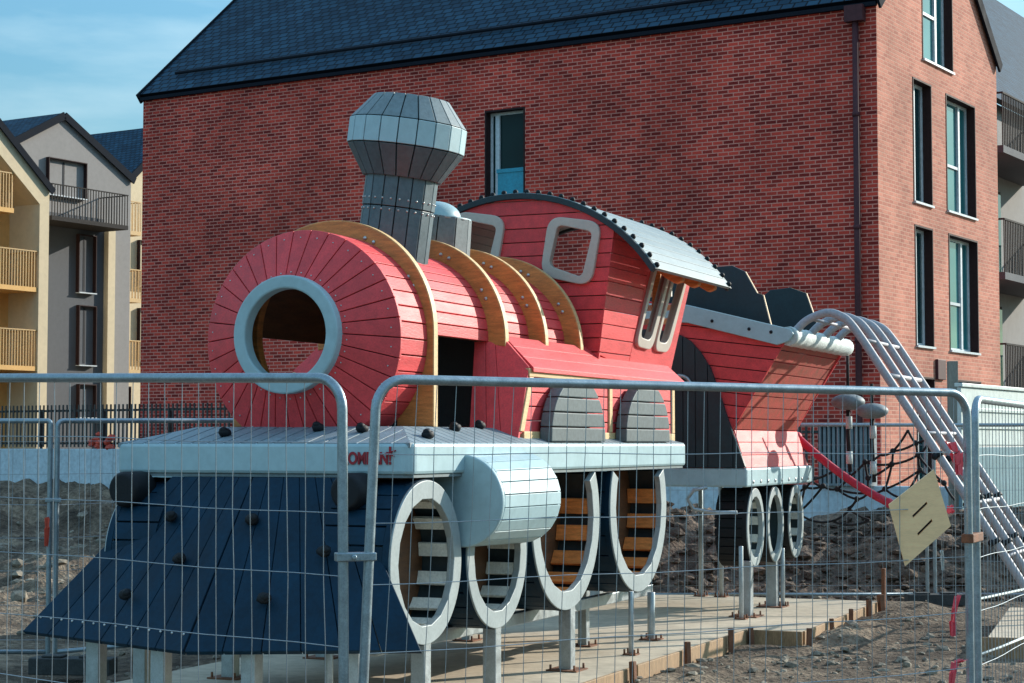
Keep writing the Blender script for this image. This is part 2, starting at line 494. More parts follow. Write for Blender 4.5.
def boards(mb, pieces, fn, ext, width, gap=0.008, ang=0.0, off=0.0, jitter=0.0):
    """split flat pieces into boards running along ang; fn maps 2-D to 3-D"""
    ca, sa = math.cos(ang), math.sin(ang)
    nx, ny = -sa, ca
    allp = [q for p in pieces for q in p]
    t0 = min(nx * q[0] + ny * q[1] for q in allp); t1 = max(nx * q[0] + ny * q[1] for q in allp)
    t = t0 + off
    while t < t1:
        for p in pieces:
            q = clip(clip(p, nx, ny, t + width - gap / 2), -nx, -ny, -(t + gap / 2))
            if len(q) > 2 and abs(area(q)) > 2e-5:
                e = Vector(ext) * (1 + random.uniform(-jitter, jitter))
                mb.prism([fn(*k) for k in q], e)
        t += width

# --- pixel -> place on a real plane (used to set measurements out on planes of the site)
_fw = Vector((0, math.cos(PITCH), math.sin(PITCH))); _up = Vector((0, -math.sin(PITCH), math.cos(PITCH)))
def ray(x, y):
    return _fw + Vector((1, 0, 0)) * ((x - 512) / FPX) + _up * ((341.5 - y) / FPX)
CP = Vector((0, 0, CAMH))
def hit(x, y, P, n):
    d = ray(x, y)
    return CP + d * ((P - CP).dot(n) / d.dot(n))
TO = Vector((-1.666, 12.339, 0)); TU = Vector((.395, .919, 0)).normalized(); TV = Vector((TU.y, -TU.x, 0))
def T(x, y, u=None, v=None, z=None):
    if u is not None: q = hit(x, y, TO + TU * u, TU)
    elif v is not None: q = hit(x, y, TO + TV * v, TV)
    else: q = hit(x, y, Vector((0, 0, z)), Vector((0, 0, 1)))
    r = q - TO
    return (r.dot(TU), r.dot(TV), q.z)
def W(x, y, Y):
    d = ray(x, y)
    return CP + d * (Y / d.y)
def TW(u, v, z): return TO + TU * u + TV * v + Vector((0, 0, z))
def L(u, v, z): return Vector((u, -v, z))          # train axes -> local axes of the train empties
TROT = (0, 0, math.atan2(TU.y, TU.x))
ASP = 2 * math.pi
def lerp(a, b, t): return a + (b - a) * t

# ================================================================== GROUND
def sstep(a, b, x):
    t = max(0, min(1, (x - a) / (b - a))); return t * t * (3 - 2 * t)
def in_slab(u, v, m=0.0):
    return (-3.2 - m < u < 6.34 + m and -1.75 - m < v < 1.5 + m) or (6.2 - m < u < 10.1 + m and -1.75 - m < v < 1.98 + m)
def fbm(x, y, s, o=4):
    return mnoise.fractal(Vector((x * s, y * s, 3.1)), 0.9, 2.1, o)
def ground_h(x, y):
    h = -0.13 + 0.03 * fbm(x, y, 0.5) + 0.032 * fbm(x, y, 2.3, 3) + 0.02 * abs(fbm(x + 9, y, 6.0, 2))
    # site rises towards the buildings
    left = sstep(5, -4, x)
    h += lerp(0.55 * sstep(22, 41, y), .68 * sstep(38.5, 40.2, y + 1.2 * fbm(x, y, 0.35, 2)) + .32 * sstep(41, 44, y), left)
    # low spoil heaps on the left, behind the far fence
    h += 0.22 * math.exp(-((y - 26.5) / 1.6) ** 2) * sstep(1.0, -3.0, x) * (1 + 0.6 * fbm(x, y, 0.6))
    if y > 18: h += sstep(18, 24, y) * sstep(2, -2, x) * (0.16 * fbm(x, y, 0.8, 3) + 0.12 * fbm(x, y, 2.6, 3))
    h += 0.16 * math.exp(-((y - 20.5) / 1.2) ** 2) * sstep(-2.0, -3.8, x) * (1 + 0.6 * fbm(x, y, 0.9))
    d = (Vector((x, y, 0)) - TO); u, v = d.dot(TU), d.dot(TV)
    if in_slab(u, v, 0.02): h = min(h, -0.12)
    elif in_slab(u, v, 0.5) and v > 0: h = min(h + 0.02, 0.0)
    # loose backfill against the slab's right edge
    if 6.6 < u < 10.5 and 1.9 < v < 3.0: h += 0.07 * math.exp(-((v - 2.25) / 0.35) ** 2) * (1 + 0.8 * fbm(x, y, 3))
    return h
def axis(lo, hi, f0, f1, fine, coarse):
    a = []
    x = f0
    while x <= f1: a.append(x); x += fine
    st = fine; x = f1
    while x < hi: st = min(st * 1.35, coarse); x += st; a.append(x)
    st = fine; x = f0; b = []
    while x > lo: st = min(st * 1.35, coarse); x -= st; b.append(x)
    return b[::-1] + a
xs = axis(-700, 700, -11.5, 8.5, 0.1, 60)
ys = axis(-30, 1200, 11, 42, 0.1, 60)
g = MB()
vs_ = []
for y in ys:
    for x in xs:
        vs_.append((x, y, ground_h(x, y)))
nxs = len(xs)
fs_ = [(j * nxs + i, j * nxs + i + 1, (j + 1) * nxs + i + 1, (j + 1) * nxs + i) for j in range(len(ys) - 1) for i in range(nxs - 1)]
g.add(vs_, fs_, True)
tag(g.build('soil_ground', M['soil'], recalc=False), kind='structure')

# dark spoil heap behind the tender
def mound_h(x, y):
    cx = 5.6
    ex = sstep(0.2, 1.9, x) * sstep(13.5, 8.5, x)
    ex *= 1 - .24 * sstep(5.3, 4.2, x) * sstep(2.6, 3.8, x)
    ey = sstep(22.3, 24.4, y) * sstep(29.8, 26.5, y)
    return ex * ey * (0.80 + 0.18 * fbm(x, y, 0.5) + 0.20 * fbm(x, y, 1.5, 4) + 0.10 * fbm(x, y, 4.5, 3)) - 0.12 + sstep(24, 31, y) * 0.3
g = MB(); vs_ = []; X0, X1, Y0, Y1, ST = 0.0, 13.6, 22.1, 30.0, 0.075
nx = int((X1 - X0) / ST) + 1; ny = int((Y1 - Y0) / ST) + 1
for j in range(ny):
    for i in range(nx):
        x, y = X0 + i * ST, Y0 + j * ST
        vs_.append((x, y, mound_h(x, y) - 0.05 + 0.03 * fbm(x, y, 7, 2)))
fs_ = [(j * nx + i, j * nx + i + 1, (j + 1) * nx + i + 1, (j + 1) * nx + i) for j in range(ny - 1) for i in range(nx - 1)]
g.add(vs_, fs_, True)
tag(g.build('soil_mound', M['mound'], recalc=False), kind='structure')

# concrete slab under the train
g = MB()
slab = [(-3.0, -1.7), (-3.0, 1.46), (6.34, 1.46), (6.34, 1.98), (10.07, 1.90), (10.07, -1.7)]
g.prism([TW(u, v, -0.17) for u, v in slab], (0, 0, 0.17))
tag(g.build('concrete_slab', M['concrete'], bevel=0.01), kind='structure')
g = MB()
P = [W(985, 635, 16.5), W(1012, 608, 19.4)]
a = Vector((4.15, 16.55, 0)); b = Vector((5.15, 19.6, 0))
g.prism([Vector((a.x, a.y, -0.2)), Vector((a.x + 4.2, a.y - 0.9, -0.2)), Vector((b.x + 4.2, b.y - 0.9, -0.2)), Vector((b.x, b.y, -0.2))], (0, 0, 0.24))
tag(g.build('concrete_footing', M['concrete'], bevel=0.01), kind='structure')
# formwork boards
def board(a, b, z0, z1, th, label):
    m = MB(); a, b = Vector((*a, 0)), Vector((*b, 0))
    d = (b - a).normalized(); n = Vector((d.y, -d.x, 0)) * th
    q = [a, b, b + n, a + n]
    m.prism([Vector((p.x, p.y, z0)) for p in q], (0, 0, z1 - z0))
    return tag(m.build('formwork_board', M['form'], bevel=0.006), label, 'board', 'timber formwork boards')
def t2(u, v): p = TW(u, v, 0); return (p.x, p.y)
board(t2(-2.9, 1.463), t2(3.2, 1.463), -0.2, 0.012, 0.028, 'long timber formwork board along the slab edge beside the nearest wheels')
board(t2(3.23, 1.463), t2(6.3, 1.463), -0.2, 0.016, 0.028, 'timber formwork board along the slab edge just before the step in the slab')
board(t2(6.312, 1.5), t2(6.312, 2.0), -0.17, 0.014, 0.028, 'short timber formwork board across the step in the slab edge')
board(t2(6.36, 1.984), t2(10.0, 1.905), -0.2, 0.012, 0.026, 'far timber formwork board along the wider part of the slab')
board((a.x - .05, a.y - 0.033), (a.x + 4.1, a.y - 0.9 - 0.033), -0.2, 0.05, 0.03, 'brown timber formwork board on the front of the separate footing at right')
# stakes
def stake(u, v, h, label, r=0.022):
    m = MB(); p = TW(u, v, 0)
    m.box((-r, -r, -0.3), (r, r, h))
    o = m.build('timber_stake', M['stake'], bevel=0.004, loc=p)
    o.rotation_euler = (random.uniform(-.06, .06), random.uniform(-.06, .06), random.uniform(0, 1.5))
    return tag(o, label, 'stake', 'stakes holding the formwork')
stake(3.0, 1.53, 0.07, 'rusty brown stake against the formwork, nearest to the bottom of the picture')
stake(4.35, 1.53, 0.09, 'rusty brown stake against the middle of the long formwork edge')
stake(5.6, 1.53, 0.09, 'rusty brown stake on the formwork edge nearest to the step')
stake(6.24, 1.53, 0.045, 'stake in the inner corner of the slab step')
stake(6.28, 2.07, 0.05, 'stake at the outer corner of the slab step')
stake(7.3, 2.03, 0.05, 'low stake on the wide slab edge, first behind the step')
stake(8.2, 2.01, 0.07, 'low stake on the wide slab edge, second behind the step')
stake(9.1, 1.99, 0.09, 'stake on the wide slab edge, third behind the step')
stake(9.75, 1.98, 0.10, 'short rusty stake next to the tall one at the far slab corner', 0.03)
stake(10.12, 1.93, 0.36, 'tall rusty stake standing at the far slab corner')
# clods and stones
g = MB()
rs = random.Random(3)
def clod(x, y, z, r):
    sx = (rs.uniform(.7, 1.4), rs.uniform(.7, 1.4), rs.uniform(.4, .8))
    t = (1 + 5 ** .5) / 2
    V0 = [(-1, t, 0), (1, t, 0), (-1, -t, 0), (1, -t, 0), (0, -1, t), (0, 1, t), (0, -1, -t), (0, 1, -t), (t, 0, -1), (t, 0, 1), (-t, 0, -1), (-t, 0, 1)]
    F0 = [(0, 11, 5), (0, 5, 1), (0, 1, 7), (0, 7, 10), (0, 10, 11), (1, 5, 9), (5, 11, 4), (11, 10, 2), (10, 7, 6), (7, 1, 8), (3, 9, 4), (3, 4, 2), (3, 2, 6), (3, 6, 8), (3, 8, 9), (4, 9, 5), (2, 4, 11), (6, 2, 10), (8, 6, 7), (9, 8, 1)]
    a_ = rs.uniform(0, 6.28); ca, sa = math.cos(a_), math.sin(a_)
    q = []
    for p in V0:
        k = r / 1.9 * rs.uniform(.75, 1.25)
        X, Y, Z = p[0] * sx[0] * k, p[1] * sx[1] * k, p[2] * sx[2] * k
        q.append((x + X * ca - Y * sa, y + X * sa + Y * ca, z + Z))
    g.add(q, F0)
cnt = 0
while cnt < 2600:
    y = 12.5 + 12 * rs.random() ** 1.2
    x = rs.uniform(-5.2, 6.8) * (y / 20)
    d = Vector((x, y, 0)) - TO; u, v = d.dot(TU), d.dot(TV)
    if in_slab(u, v, 0.03): continue
    if mnoise.noise(Vector((x * .9, y * .9, 5))) < rs.uniform(-0.6, 0.35): continue
    r = 0.010 + 0.05 * rs.random() ** 5
    clod(x, y, ground_h(x, y) + r * .15, r); cnt += 1
for k in range(900):
    y = rs.uniform(20, 40); x = -rs.uniform(.10, .33) * y
    r = 0.02 + 0.12 * rs.random() ** 4
    clod(x, y, ground_h(x, y) + r * .2, r)
tag(g.build('loose_stones', M['clod'], recalc=False), 'pale stones and clods scattered over the churned soil', 'stones', kind='stuff')
g = MB()
for k in range(2200):
    x = rs.uniform(0.8, 11); y = rs.uniform(22.4, 26.6)
    r = 0.025 + 0.11 * rs.random() ** 3
    clod(x, y, mound_h(x, y) - 0.03, r)
tag(g.build('mound_clods', M['mound'], recalc=False), 'dark clods lying on the spoil heap', 'clods', kind='stuff')

# ================================================================== BRICK BUILDING
BC = Vector((6.76, 34.5, 0)); BB = Vector((.531, .847, 0)).normalized(); BA = Vector((-BB.y, BB.x, 0))
BROT = (0, 0, math.atan2(BB.y, BB.x))      # local x runs along the gable wall, local y along the long wall
LEN, GW, EAVE, SLP = 18.3, 7.1, 10.0, 0.86
RID = EAVE + SLP * GW / 2
brick = empty('brick_building', BC, BROT, 'long red brick apartment building with blue slate roof behind the train', 'building')
def wall_holes(m, pieces, holes, fn, ext_in):
    """front face pieces plus reveals to depth ext_in"""
    for h in holes: pieces = cut_hole(pieces, h)
    for p in pieces: m.add([fn(*q) for q in p], [tuple(range(len(p)))])
    e = Vector(ext_in)
    for h in holes:
        for i in range(len(h)):
            a, b = fn(*h[i]), fn(*h[(i + 1) % len(h)])
            m.add([a, b, Vector(b) + e, Vector(a) + e], [(0, 1, 2, 3)])
def rect(a0, a1, z0, z1): return [(a0, z0), (a1, z0), (a1, z1), (a0, z1)]
right_w = [(2.45, 4.26, 9.29, 11.75), (1.87, 2.93, 6.41, 8.84), (3.78, 5.62, 6.43, 8.82), (1.9, 2.92, 3.62, 5.97), (3.85, 5.67, 3.61, 5.98), (1.9, 2.92, 0.9, 3.03), (4.2, 5.78, 0.9, 3.03)]
left_w = [(7.66, 8.65, 6.4, 8.70)]
m = MB()
wall_holes(m, [rect(0, LEN, -0.3, EAVE)], [rect(*w) for w in left_w], lambda a, z: Vector((0, a, z)), (0.24, 0, 0))
m.build('long_wall', M['brick_x'], brick, recalc=False)
m = MB(); m.add([(GW, 0, -.3), (GW, LEN, -.3), (GW, LEN, EAVE), (GW, 0, EAVE)], [(0, 1, 2, 3)]); m.build('long_wall', M['brick_x'], brick, recalc=False)
m = MB()
gab = [(0, -.3), (GW, -.3), (GW, EAVE), (GW / 2, RID), (0, EAVE)]
wall_holes(m, [gab], [rect(*w) for w in right_w], lambda b_, z: Vector((b_, 0, z)), (0, 0.24, 0))
m.build('gable_wall', M['brick_y_lit'], brick, recalc=False)
m = MB(); m.add([(b_, LEN, z) for b_, z in gab], [(0, 1, 2, 3, 4)]); m.build('gable_wall', M['brick_y_lit'], brick, recalc=False)
def add_window(par, fn, a0, a1, z0, z1, mull, transom, glassm, frm='pvc'):
    """fn(a, z, depth) -> local point; lining, sill, frame, panes"""
    root = MB()
    t = 0.035
    for q in ([(a0, z0), (a0 + t, z0), (a0 + t, z1), (a0, z1)], [(a1 - t, z0), (a1, z0), (a1, z1), (a1 - t, z1)], [(a0 + t, z1 - t), (a1 - t, z1 - t), (a1 - t, z1), (a0 + t, z1)]):
        q = [(a0 + (x - a0) * 0.996 + 0.002, z) for x, z in q]
        p0 = [fn(x, z, -0.012) for x, z in q]
        root.prism(p0, fn(q[0][0], q[0][1], 0.235) - p0[0])
    w = root.build('window', M['lining'], par)
    fr = MB()
    d0 = 0.17
    def rod(x0, x1, y0, y1, dd=0.0):
        p0 = [fn(x, y, d0 + dd) for x, y in rect(x0, x1, y0, y1)]
        fr.prism(p0, fn(x0, y0, d0 + dd + 0.05) - p0[0])
    i0, i1, j0, j1 = a0 + t, a1 - t, z0 + 0.02, z1 - t
    f = 0.06
    rod(i0, i0 + f, j0, j1); rod(i1 - f, i1, j0, j1); rod(i0 + f, i1 - f, j0, j0 + f); rod(i0 + f, i1 - f, j1 - f, j1)
    if mull: rod(lerp(i0, i1, mull) - .05, lerp(i0, i1, mull) + .05, j0 + f, j1 - f, -0.02)
    if transom: rod(i0 + f, lerp(i0, i1, mull or 1) - .05, lerp(j0, j1, transom) - .03, lerp(j0, j1, transom) + .03, -0.01)
    fr.build('frame', M[frm], w)
    pn = MB(); p = [fn(x, y, 0.2) for x, y in rect(i0 + .01, i1 - .01, j0 + .01, j1 - .01)]
    pn.prism(p, fn(i0 + .01, j0 + .01, 0.215) - p[0])
    pn.build('pane', glassm, w)
    sl = MB(); p = [fn(x, y, -0.05) for x, y in rect(a0 + .005, a1 - .005, z0 - .03, z0 + .012)]
    sl.prism(p, fn(a0 + .005, z0 - .03, 0.18) - p[0])
    sl.build('sill', M['pvc'], w)
    return w
fR = lambda a, z, d: Vector((a, d, z))
fL = lambda a, z, d: Vector((d, a, z))
for i, wv in enumerate(right_w):
    wide = wv[1] - wv[0] > 1.3
    add_window(brick, fR, *wv, 0.68 if wide else 0.45, (0.42 if i in (0, 2, 4) else None), M['glass_teal'] if wide else M['glass'])
lw = add_window(brick, fL, *left_w[0], 0.8, None, M['glass_dark'])
s_ = MB(); p = [fL(x, y, 0.11) for x, y in rect(7.70, 8.40, 6.42, 7.42)]
s_.prism(p, (0.03, 0, 0)); p = [fL(x, y, 0.09) for x, y in rect(7.68, 8.42, 7.38, 7.46)]; s_.prism(p, (0.07, 0, 0))
s_.build('protective_sheet', M['sheet'], lw)
# roof slopes built in their own tilted frame so that the slates follow the slope
def slope(par, name, origin, ax_x, ax_y, w, l, th, mt):
    """slab lying on plane origin + x*ax_x + y*ax_y, thickness below"""
    o = MB(); o.box((0, 0, -th), (w, l, 0))
    ob = o.build(name, mt, par)
    ax, ay = Vector(ax_x).normalized(), Vector(ax_y).normalized(); az = ax.cross(ay)
    mt4 = Matrix((ax, ay, az)).transposed().to_4x4(); mt4.translation = Vector(origin)
    ob.matrix_local = mt4
    return ob
ov = 0.07
run = GW / 2 + ov
sl_len = run * math.sqrt(1 + SLP * SLP)
rf = slope(brick, 'roof', (-ov, -0.04, EAVE + 0.06 - ov * SLP), (1, 0, SLP), (0, 1, 0), sl_len, LEN + 0.08, 0.09, M['slate'])
slope(brick, 'roof', (GW + ov, LEN + 0.04, EAVE + 0.06 - ov * SLP), (-1, 0, SLP), (0, -1, 0), sl_len, LEN + 0.08, 0.09, M['slate'])
e = MB()
e.box((-ov - .02, -.02, EAVE - .15), (-0.005, LEN + .02, EAVE - 0.075))
e.build('eave_fascia', M['fascia'], brick)
e = MB()
# raised gutter standing on the lower roof slope
gx = 0.55
e.tube([(gx - .1, -.1, EAVE + .06 + (gx) * SLP + .0), (gx - .1, LEN - .6, EAVE + .06 + gx * SLP + .0)], 0.038, 8)
e.build('gutter', M['fascia'], brick)
for yy in (-0.075, LEN + 0.075):
    for sx, x0 in ((1, -ov - .01), (-1, GW + ov + .01)):
        e = MB(); e.bar((x0, yy, EAVE - .05 - ov * SLP), (GW / 2 - sx * .002, yy, RID - .045), 0.05, 0.24)
        e.build('verge_board', M['fascia'], brick)
e = MB()
e.tube([(-0.09, 0.38, EAVE - 0.3), (-0.09, 0.38, -0.2)], 0.06, 12)
e.box((-.2, .2, EAVE - .42), (-.02, .56, EAVE - .12))
for z in (1.5, 3.6, 5.7, 7.8): e.tube([(-.09, .38, z), (-.09, .38, z + .08)], 0.072, 12)
e.build('downpipe', M['downpipe'], brick)
e = MB(); e.box((2.98, -.06, 3.0), (3.45, -.004, 3.4)); e.build('wall_plate', M['downpipe'], brick, bevel=0.01)

# ================================================================== BUILDING BEYOND THE GABLE (right)
rb = empty('apartment_block', BC + BB * 7.35, BROT, 'grey rendered block with slatted balconies at the right edge', 'building')
m = MB(); m.box((0, 1.35, -.3), (46, 22, 9.9)); m.build('wall', M['render_grey'], rb)
slope(rb, 'roof', (46.2, 1.0, 9.85), (0, 0.72, 0.69), (-1, 0, 0), 17, 46.4, 0.12, M['slate'])
def balcony(par, fn, a0, a1, z, depth, h, matr, mats, step=0.11, name='balcony'):
    """fn(a, d, z), d measured outward from the facade"""
    s = MB(); s.box((a0, 0, z - .16), (a1, depth, z), fn); b_ = s.build(name, mats, par)
    r = MB()
    k = a0 + .02
    while k < a1:
        r.box((k - .016, depth - .03, z - .12), (k + .016, depth - .008, z + h), fn); k += step
    for aa in (a0 + .012, a1 - .012):
        k = 0.06
        while k < depth - .05:
            r.box((aa - .01, k - .016, z - .12), (aa + .01, k + .016, z + h), fn); k += step
    r.box((a0, depth - .045, z + h), (a1, depth + .003, z + h + .04), fn)
    for aa in (a0, a1 - .04): r.box((aa, 0, z + h), (aa + .04, depth - .045, z + h + .04), fn)
    r.build('railing', matr, b_)
    return b_
fB = lambda a, d, z: Vector((a, 1.35 - d, z))
for z in (8.3, 5.5, 2.75):
    balcony(rb, fB, 0.35, 6.0, z, 1.3, 1.15, M['bronze_metal'], M['render_dark'], 0.12)
for z in (5.55, 2.8, -.1):
    w = MB(); w.box((2.2, 1.28, z), (4.0, 1.352, z + 2.2)); w = w.build('window', M['lining'], rb)
    w2 = MB(); w2.box((2.28, 1.25, z + .08), (3.92, 1.29, z + 2.12)); w2.build('pane', M['glass'], w)
e = MB()
for px_ in (1.15,): e.box((px_, .06, -.3), (px_ + .28, .34, 2.58))
e.build('balcony_post', M['render_cream'], rb)

# ================================================================== BUILDINGS AT LEFT (parallel with the brick building)
class Facade:
    def __init__(f, name, label, px, Y):
        f.P = W(px, 300, Y); f.P.z = 0
        f.root = empty(name, f.P, BROT, label, 'building')
    def at(f, x, y, d=0.0):
        """(along, height) of a point of the photo on the facade plane pushed d outward"""
        q = hit(x, y, f.P - BA * d, BA) - f.P
        return q.dot(BB), q.z
    def gabled(f, bl_, br_, eave, slope_, depth, mt, verge=True):
        r = f.root; mid = (bl_ + br_) / 2; rid = eave + slope_ * (br_ - bl_) / 2
        g_ = [(bl_, -.5), (br_, -.5), (br_, eave), (mid, rid), (bl_, eave)]
        m = MB(); m.prism([Vector((b, 0, z)) for b, z in g_], (0, depth, 0)); m.build('wall', mt, r)
        ln = ((br_ - bl_) / 2 + .1) * math.sqrt(1 + slope_ ** 2)
        slope(r, 'roof', (bl_ - .1, -.06, eave + .08 - .1 * slope_), (1, 0, slope_), (0, 1, 0), ln, depth, .1, M['slate'])
        slope(r, 'roof', (br_ + .1, depth - .06, eave + .08 - .1 * slope_), (-1, 0, slope_), (0, -1, 0), ln, depth, .1, M['slate'])
        for sx, x0 in ((1, bl_ - .12), (-1, br_ + .12)):
            m = MB(); m.bar((x0, -.1, eave - .06 - .1 * slope_), (mid - sx * .002, -.1, rid - .03), .07, .28); m.build('verge_board', M['fascia'], r)
    def window(f, x0, y0, x1, y1, frame=None, gl='glass_dark', d=0.0, rows=1):
        (a0, z1), (a1, z0) = f.at(x0, y0), f.at(x1, y1)
        add_window(f.root, lambda a, z, k: Vector((a, k - .16 - d, z)), a0, a1, z0, z1, .45, None, M[gl], 'dark_frame')
    def balc(f, x0, yt, x1, yb, depth, matr, mats, step=.14, d=0.0, x1b=None):
        a0, zt = f.at(x0, yt, depth + d); a1, zb = f.at(x1, yb, depth + d)
        balcony(f.root, lambda a, k, z: Vector((a, -.012 - d - k, z)), a0, a1, zb + .16, depth, zt - zb - .16, matr, mats, step)
# grey gabled block
F = Facade('gabled_block', 'dark grey gabled apartment block with a bronze balcony, left of the brick building', 84, 72)
ap = F.at(63, 115); rr_ = F.at(131, 178)
sl_ = (ap[1] - rr_[1]) / (rr_[0] - ap[0])
F.gabled(2 * ap[0] - rr_[0], rr_[0], rr_[1], sl_, 14, M['render_grey'])
x0 = F.at(44, 250)[0]; x1 = F.at(104, 250)[0]
m = MB(); m.box((x0, -.012, -.4), (x1, .1, F.at(80, 216)[1])); m.build('wall_shade', M['render_dark'], F.root)  # shadowed lower part of the grey wall, shade put into the colour
c0 = F.at(104, 230); c1 = F.at(111, 230)
m = MB(); m.box((c0[0], -.25, -.4), (c1[0], .1, c0[1])); m.build('column', M['render_cream'], F.root)
F.window(46, 157, 84, 200, None, 'glass_teal')
for ya, yb in ((234, 294), (305, 366), (384, 418)): F.window(76, ya, 93, yb, d=.012)
F.balc(52, 184, 128, 230, 1.5, M['bronze_metal'], M['bronze_metal'], .14)
# cream block behind
F = Facade('cream_block', 'cream rendered block with small ochre balconies beside the brick building', 127, 77)
el = F.at(119, 188)
F.gabled(el[0], el[0] + 7.2, el[1], .86, 16, M['render_cream'])
m = MB(); m.box((el[0] - 3, .3, -.4), (el[0] - .01, 6, el[1] - 1.5)); m.build('side_wing', M['render_cream'], F.root)
for ya, yb in ((199, 236), (268, 303), (340, 374)):
    F.balc(114, ya, 141, yb, 1.2, M['ochre_metal'], M['ochre_metal'], .17)
for ya, yb in ((240, 268), (308, 342)): F.window(137, ya, 150, yb + 20)
F.window(113, 386, 128, 420)
# ochre block, nearest of the left group
F = Facade('ochre_block', 'ochre apartment block with stacked loggias at the left edge', 44, 66)
jx0, jx1 = F.at(38.5, 300)[0], F.at(48, 300)[0]
e1 = F.at(49, 189); e0 = F.at(0, 127)
so = (e0[1] - e1[1]) / (e1[0] - e0[0])
r = F.root
def topz(a, dz=0): return e1[1] + so * (jx1 - a) + dz
m = MB(); aL = jx1 - 5
m.prism([Vector((jx0, 0, -.5)), Vector((jx1, 0, -.5)), Vector((jx1, 0, e1[1])), Vector((aL, 0, topz(aL))), Vector((aL, 0, topz(aL) - .95)), Vector((jx0, 0, topz(jx0) - .95))], (0, 9, 0))
m.build('wall', M['render_cream'], r)
m = MB(); m.prism([Vector((jx0 - 9, 1.5, -.5)), Vector((jx0 - .002, 1.5, -.5)), Vector((jx0 - .002, 1.5, topz(jx0) - .96)), Vector((aL, 1.5, topz(aL) - .96)), Vector((jx0 - 9, 1.5, topz(aL) - .96))], (0, 7, 0))
m.build('loggia_wall', M['render_ochre'], r)
a_, _z = F.at(12, 300, -1.4)
m = MB(); m.tube([(a_, 1.42, -.4), (a_, 1.42, 11)], .07, 10); m.build('downpipe', M['brown'], r)
m = MB(); m.bar((jx1 + .12, -.09, e1[1] - .1), (aL, -.09, topz(aL) + .05), .06, .24); m.build('verge_board', M['fascia'], r)
m = MB(); m.prism([Vector((jx1 + .1, -.05, e1[1] + .0)), Vector((aL, -.05, topz(aL) + .08)), Vector((aL, -.05, topz(aL) + .16)), Vector((jx1 + .1, -.05, e1[1] + .08))], (0, 9, 0)); m.build('roof', M['slate'], r)
for xr, ya, yb in ((15, 174, 213), (38, 252, 292), (38, 331, 371)):
    a0, zt_ = F.at(-40, ya, 0); a1, zb = F.at(xr, yb, 0)
    zt_ = F.at(xr, ya, 0)[1]
    balcony(r, lambda a, k, z: Vector((a, 1.49 - k, z)), a0, a1 - .01, zb + .16, 1.45, zt_ - zb - .16, M['ochre_metal'], M['render_ochre'], .13)

# ================================================================== RETAINING WALL, PICKET FENCE
def bl(a, off, z): return BC + BA * a + BB * off + Vector((0, 0, z))
def along(m, a0, a1, off, th, z0, z1):
    m.prism([bl(a0, off, z0), bl(a1, off, z0), bl(a1, off - th, z0), bl(a0, off - th, z0)], (0, 0, z1 - z0))
m = MB(); along(m, 7.2, 34, -1.35, .3, -.2, 1.62)
tag(m.build('retaining_wall', M['wall_conc'], bevel=0.015), 'pale concrete retaining wall below the long dark picket fence at left', 'wall')
m = MB(); along(m, -3.0, 7.19, -1.35, .3, -.2, 1.0)
tag(m.build('retaining_wall', M['wall_conc'], bevel=0.015), 'low pale concrete wall visible under the train tender and rope net', 'wall')
m = MB(); m.prism([bl(-2.9, -.001, -.2), bl(34, -.001, -.2), bl(34, -1.34, -.2), bl(-2.9, -1.34, -.2)], (0, 0, 1.1))
tag(m.build('path', M['wall_conc']), kind='structure')
def picket(a0, a1, z0, z1, label):
    rt = empty('picket_fence', bl(a0, -1.5, z0), None, label, 'fence', 'dark picket fences by the brick building')
    inv = bl(a0, -1.5, z0)
    m = MB(); a = a0
    while a < a1:
        w = 0.045
        m.prism([bl(a, -1.5, z0 + .04) - inv, bl(a + w, -1.5, z0 + .04) - inv, bl(a + w, -1.515, z0 + .04) - inv, bl(a, -1.515, z0 + .04) - inv], (0, 0, z1 - z0 - .04)); a += .125
    m.build('pickets', M['picket'], rt)
    m = MB()
    for z in (z0 + .1, z1 - .16):
        m.prism([bl(a0, -1.47, z) - inv, bl(a1, -1.47, z) - inv, bl(a1, -1.497, z) - inv, bl(a0, -1.497, z) - inv], (0, 0, .05))
    m.build('rail', M['picket'], rt)
    a = a0
    while a <= a1:
        m = MB(); m.prism([bl(a, -1.43, z0 + .0) - inv, bl(a + .06, -1.43, z0) - inv, bl(a + .06, -1.468, z0) - inv, bl(a, -1.468, z0) - inv], (0, 0, z1 - z0 - .1)); a += 2.0
        m.build('post', M['picket'], rt)
picket(12.0, 30.0, 1.62, 2.63, 'long dark picket fence on the retaining wall at left')
picket(0.55, 7.0, 1.0, 2.08, 'dark picket fence in front of the brick wall behind the rope net')
m = MB(); a = -.5
along(m, -.5, .45, -1.5, .3, 1.0, 1.04)
while a < .44:
    along(m, a, a + .05, -1.5, .25, 1.04, 2.05); a += .085
along(m, -.5, .45, -1.5, .3, 2.05, 2.1)
along(m, -.48, .43, -1.6, .05, 1.04, 2.05)
tag(m.build('slatted_screen', M['pod']), 'grey slatted metal screen in front of the brick corner', 'screen')
# orange plastic heap by the left fence
m = MB()
for k in range(12):
    p = bl(18.0 + random.uniform(-.45, .3), -1.6, 1.66 + random.uniform(0, .3))
    m.blob(p, random.uniform(.04, .1), (1.2, .8, .8), 7, 5, .3, False)
tag(m.build('plastic_heap', M['orange']), 'small heap of orange red plastic netting on the wall by the left fence', 'netting')

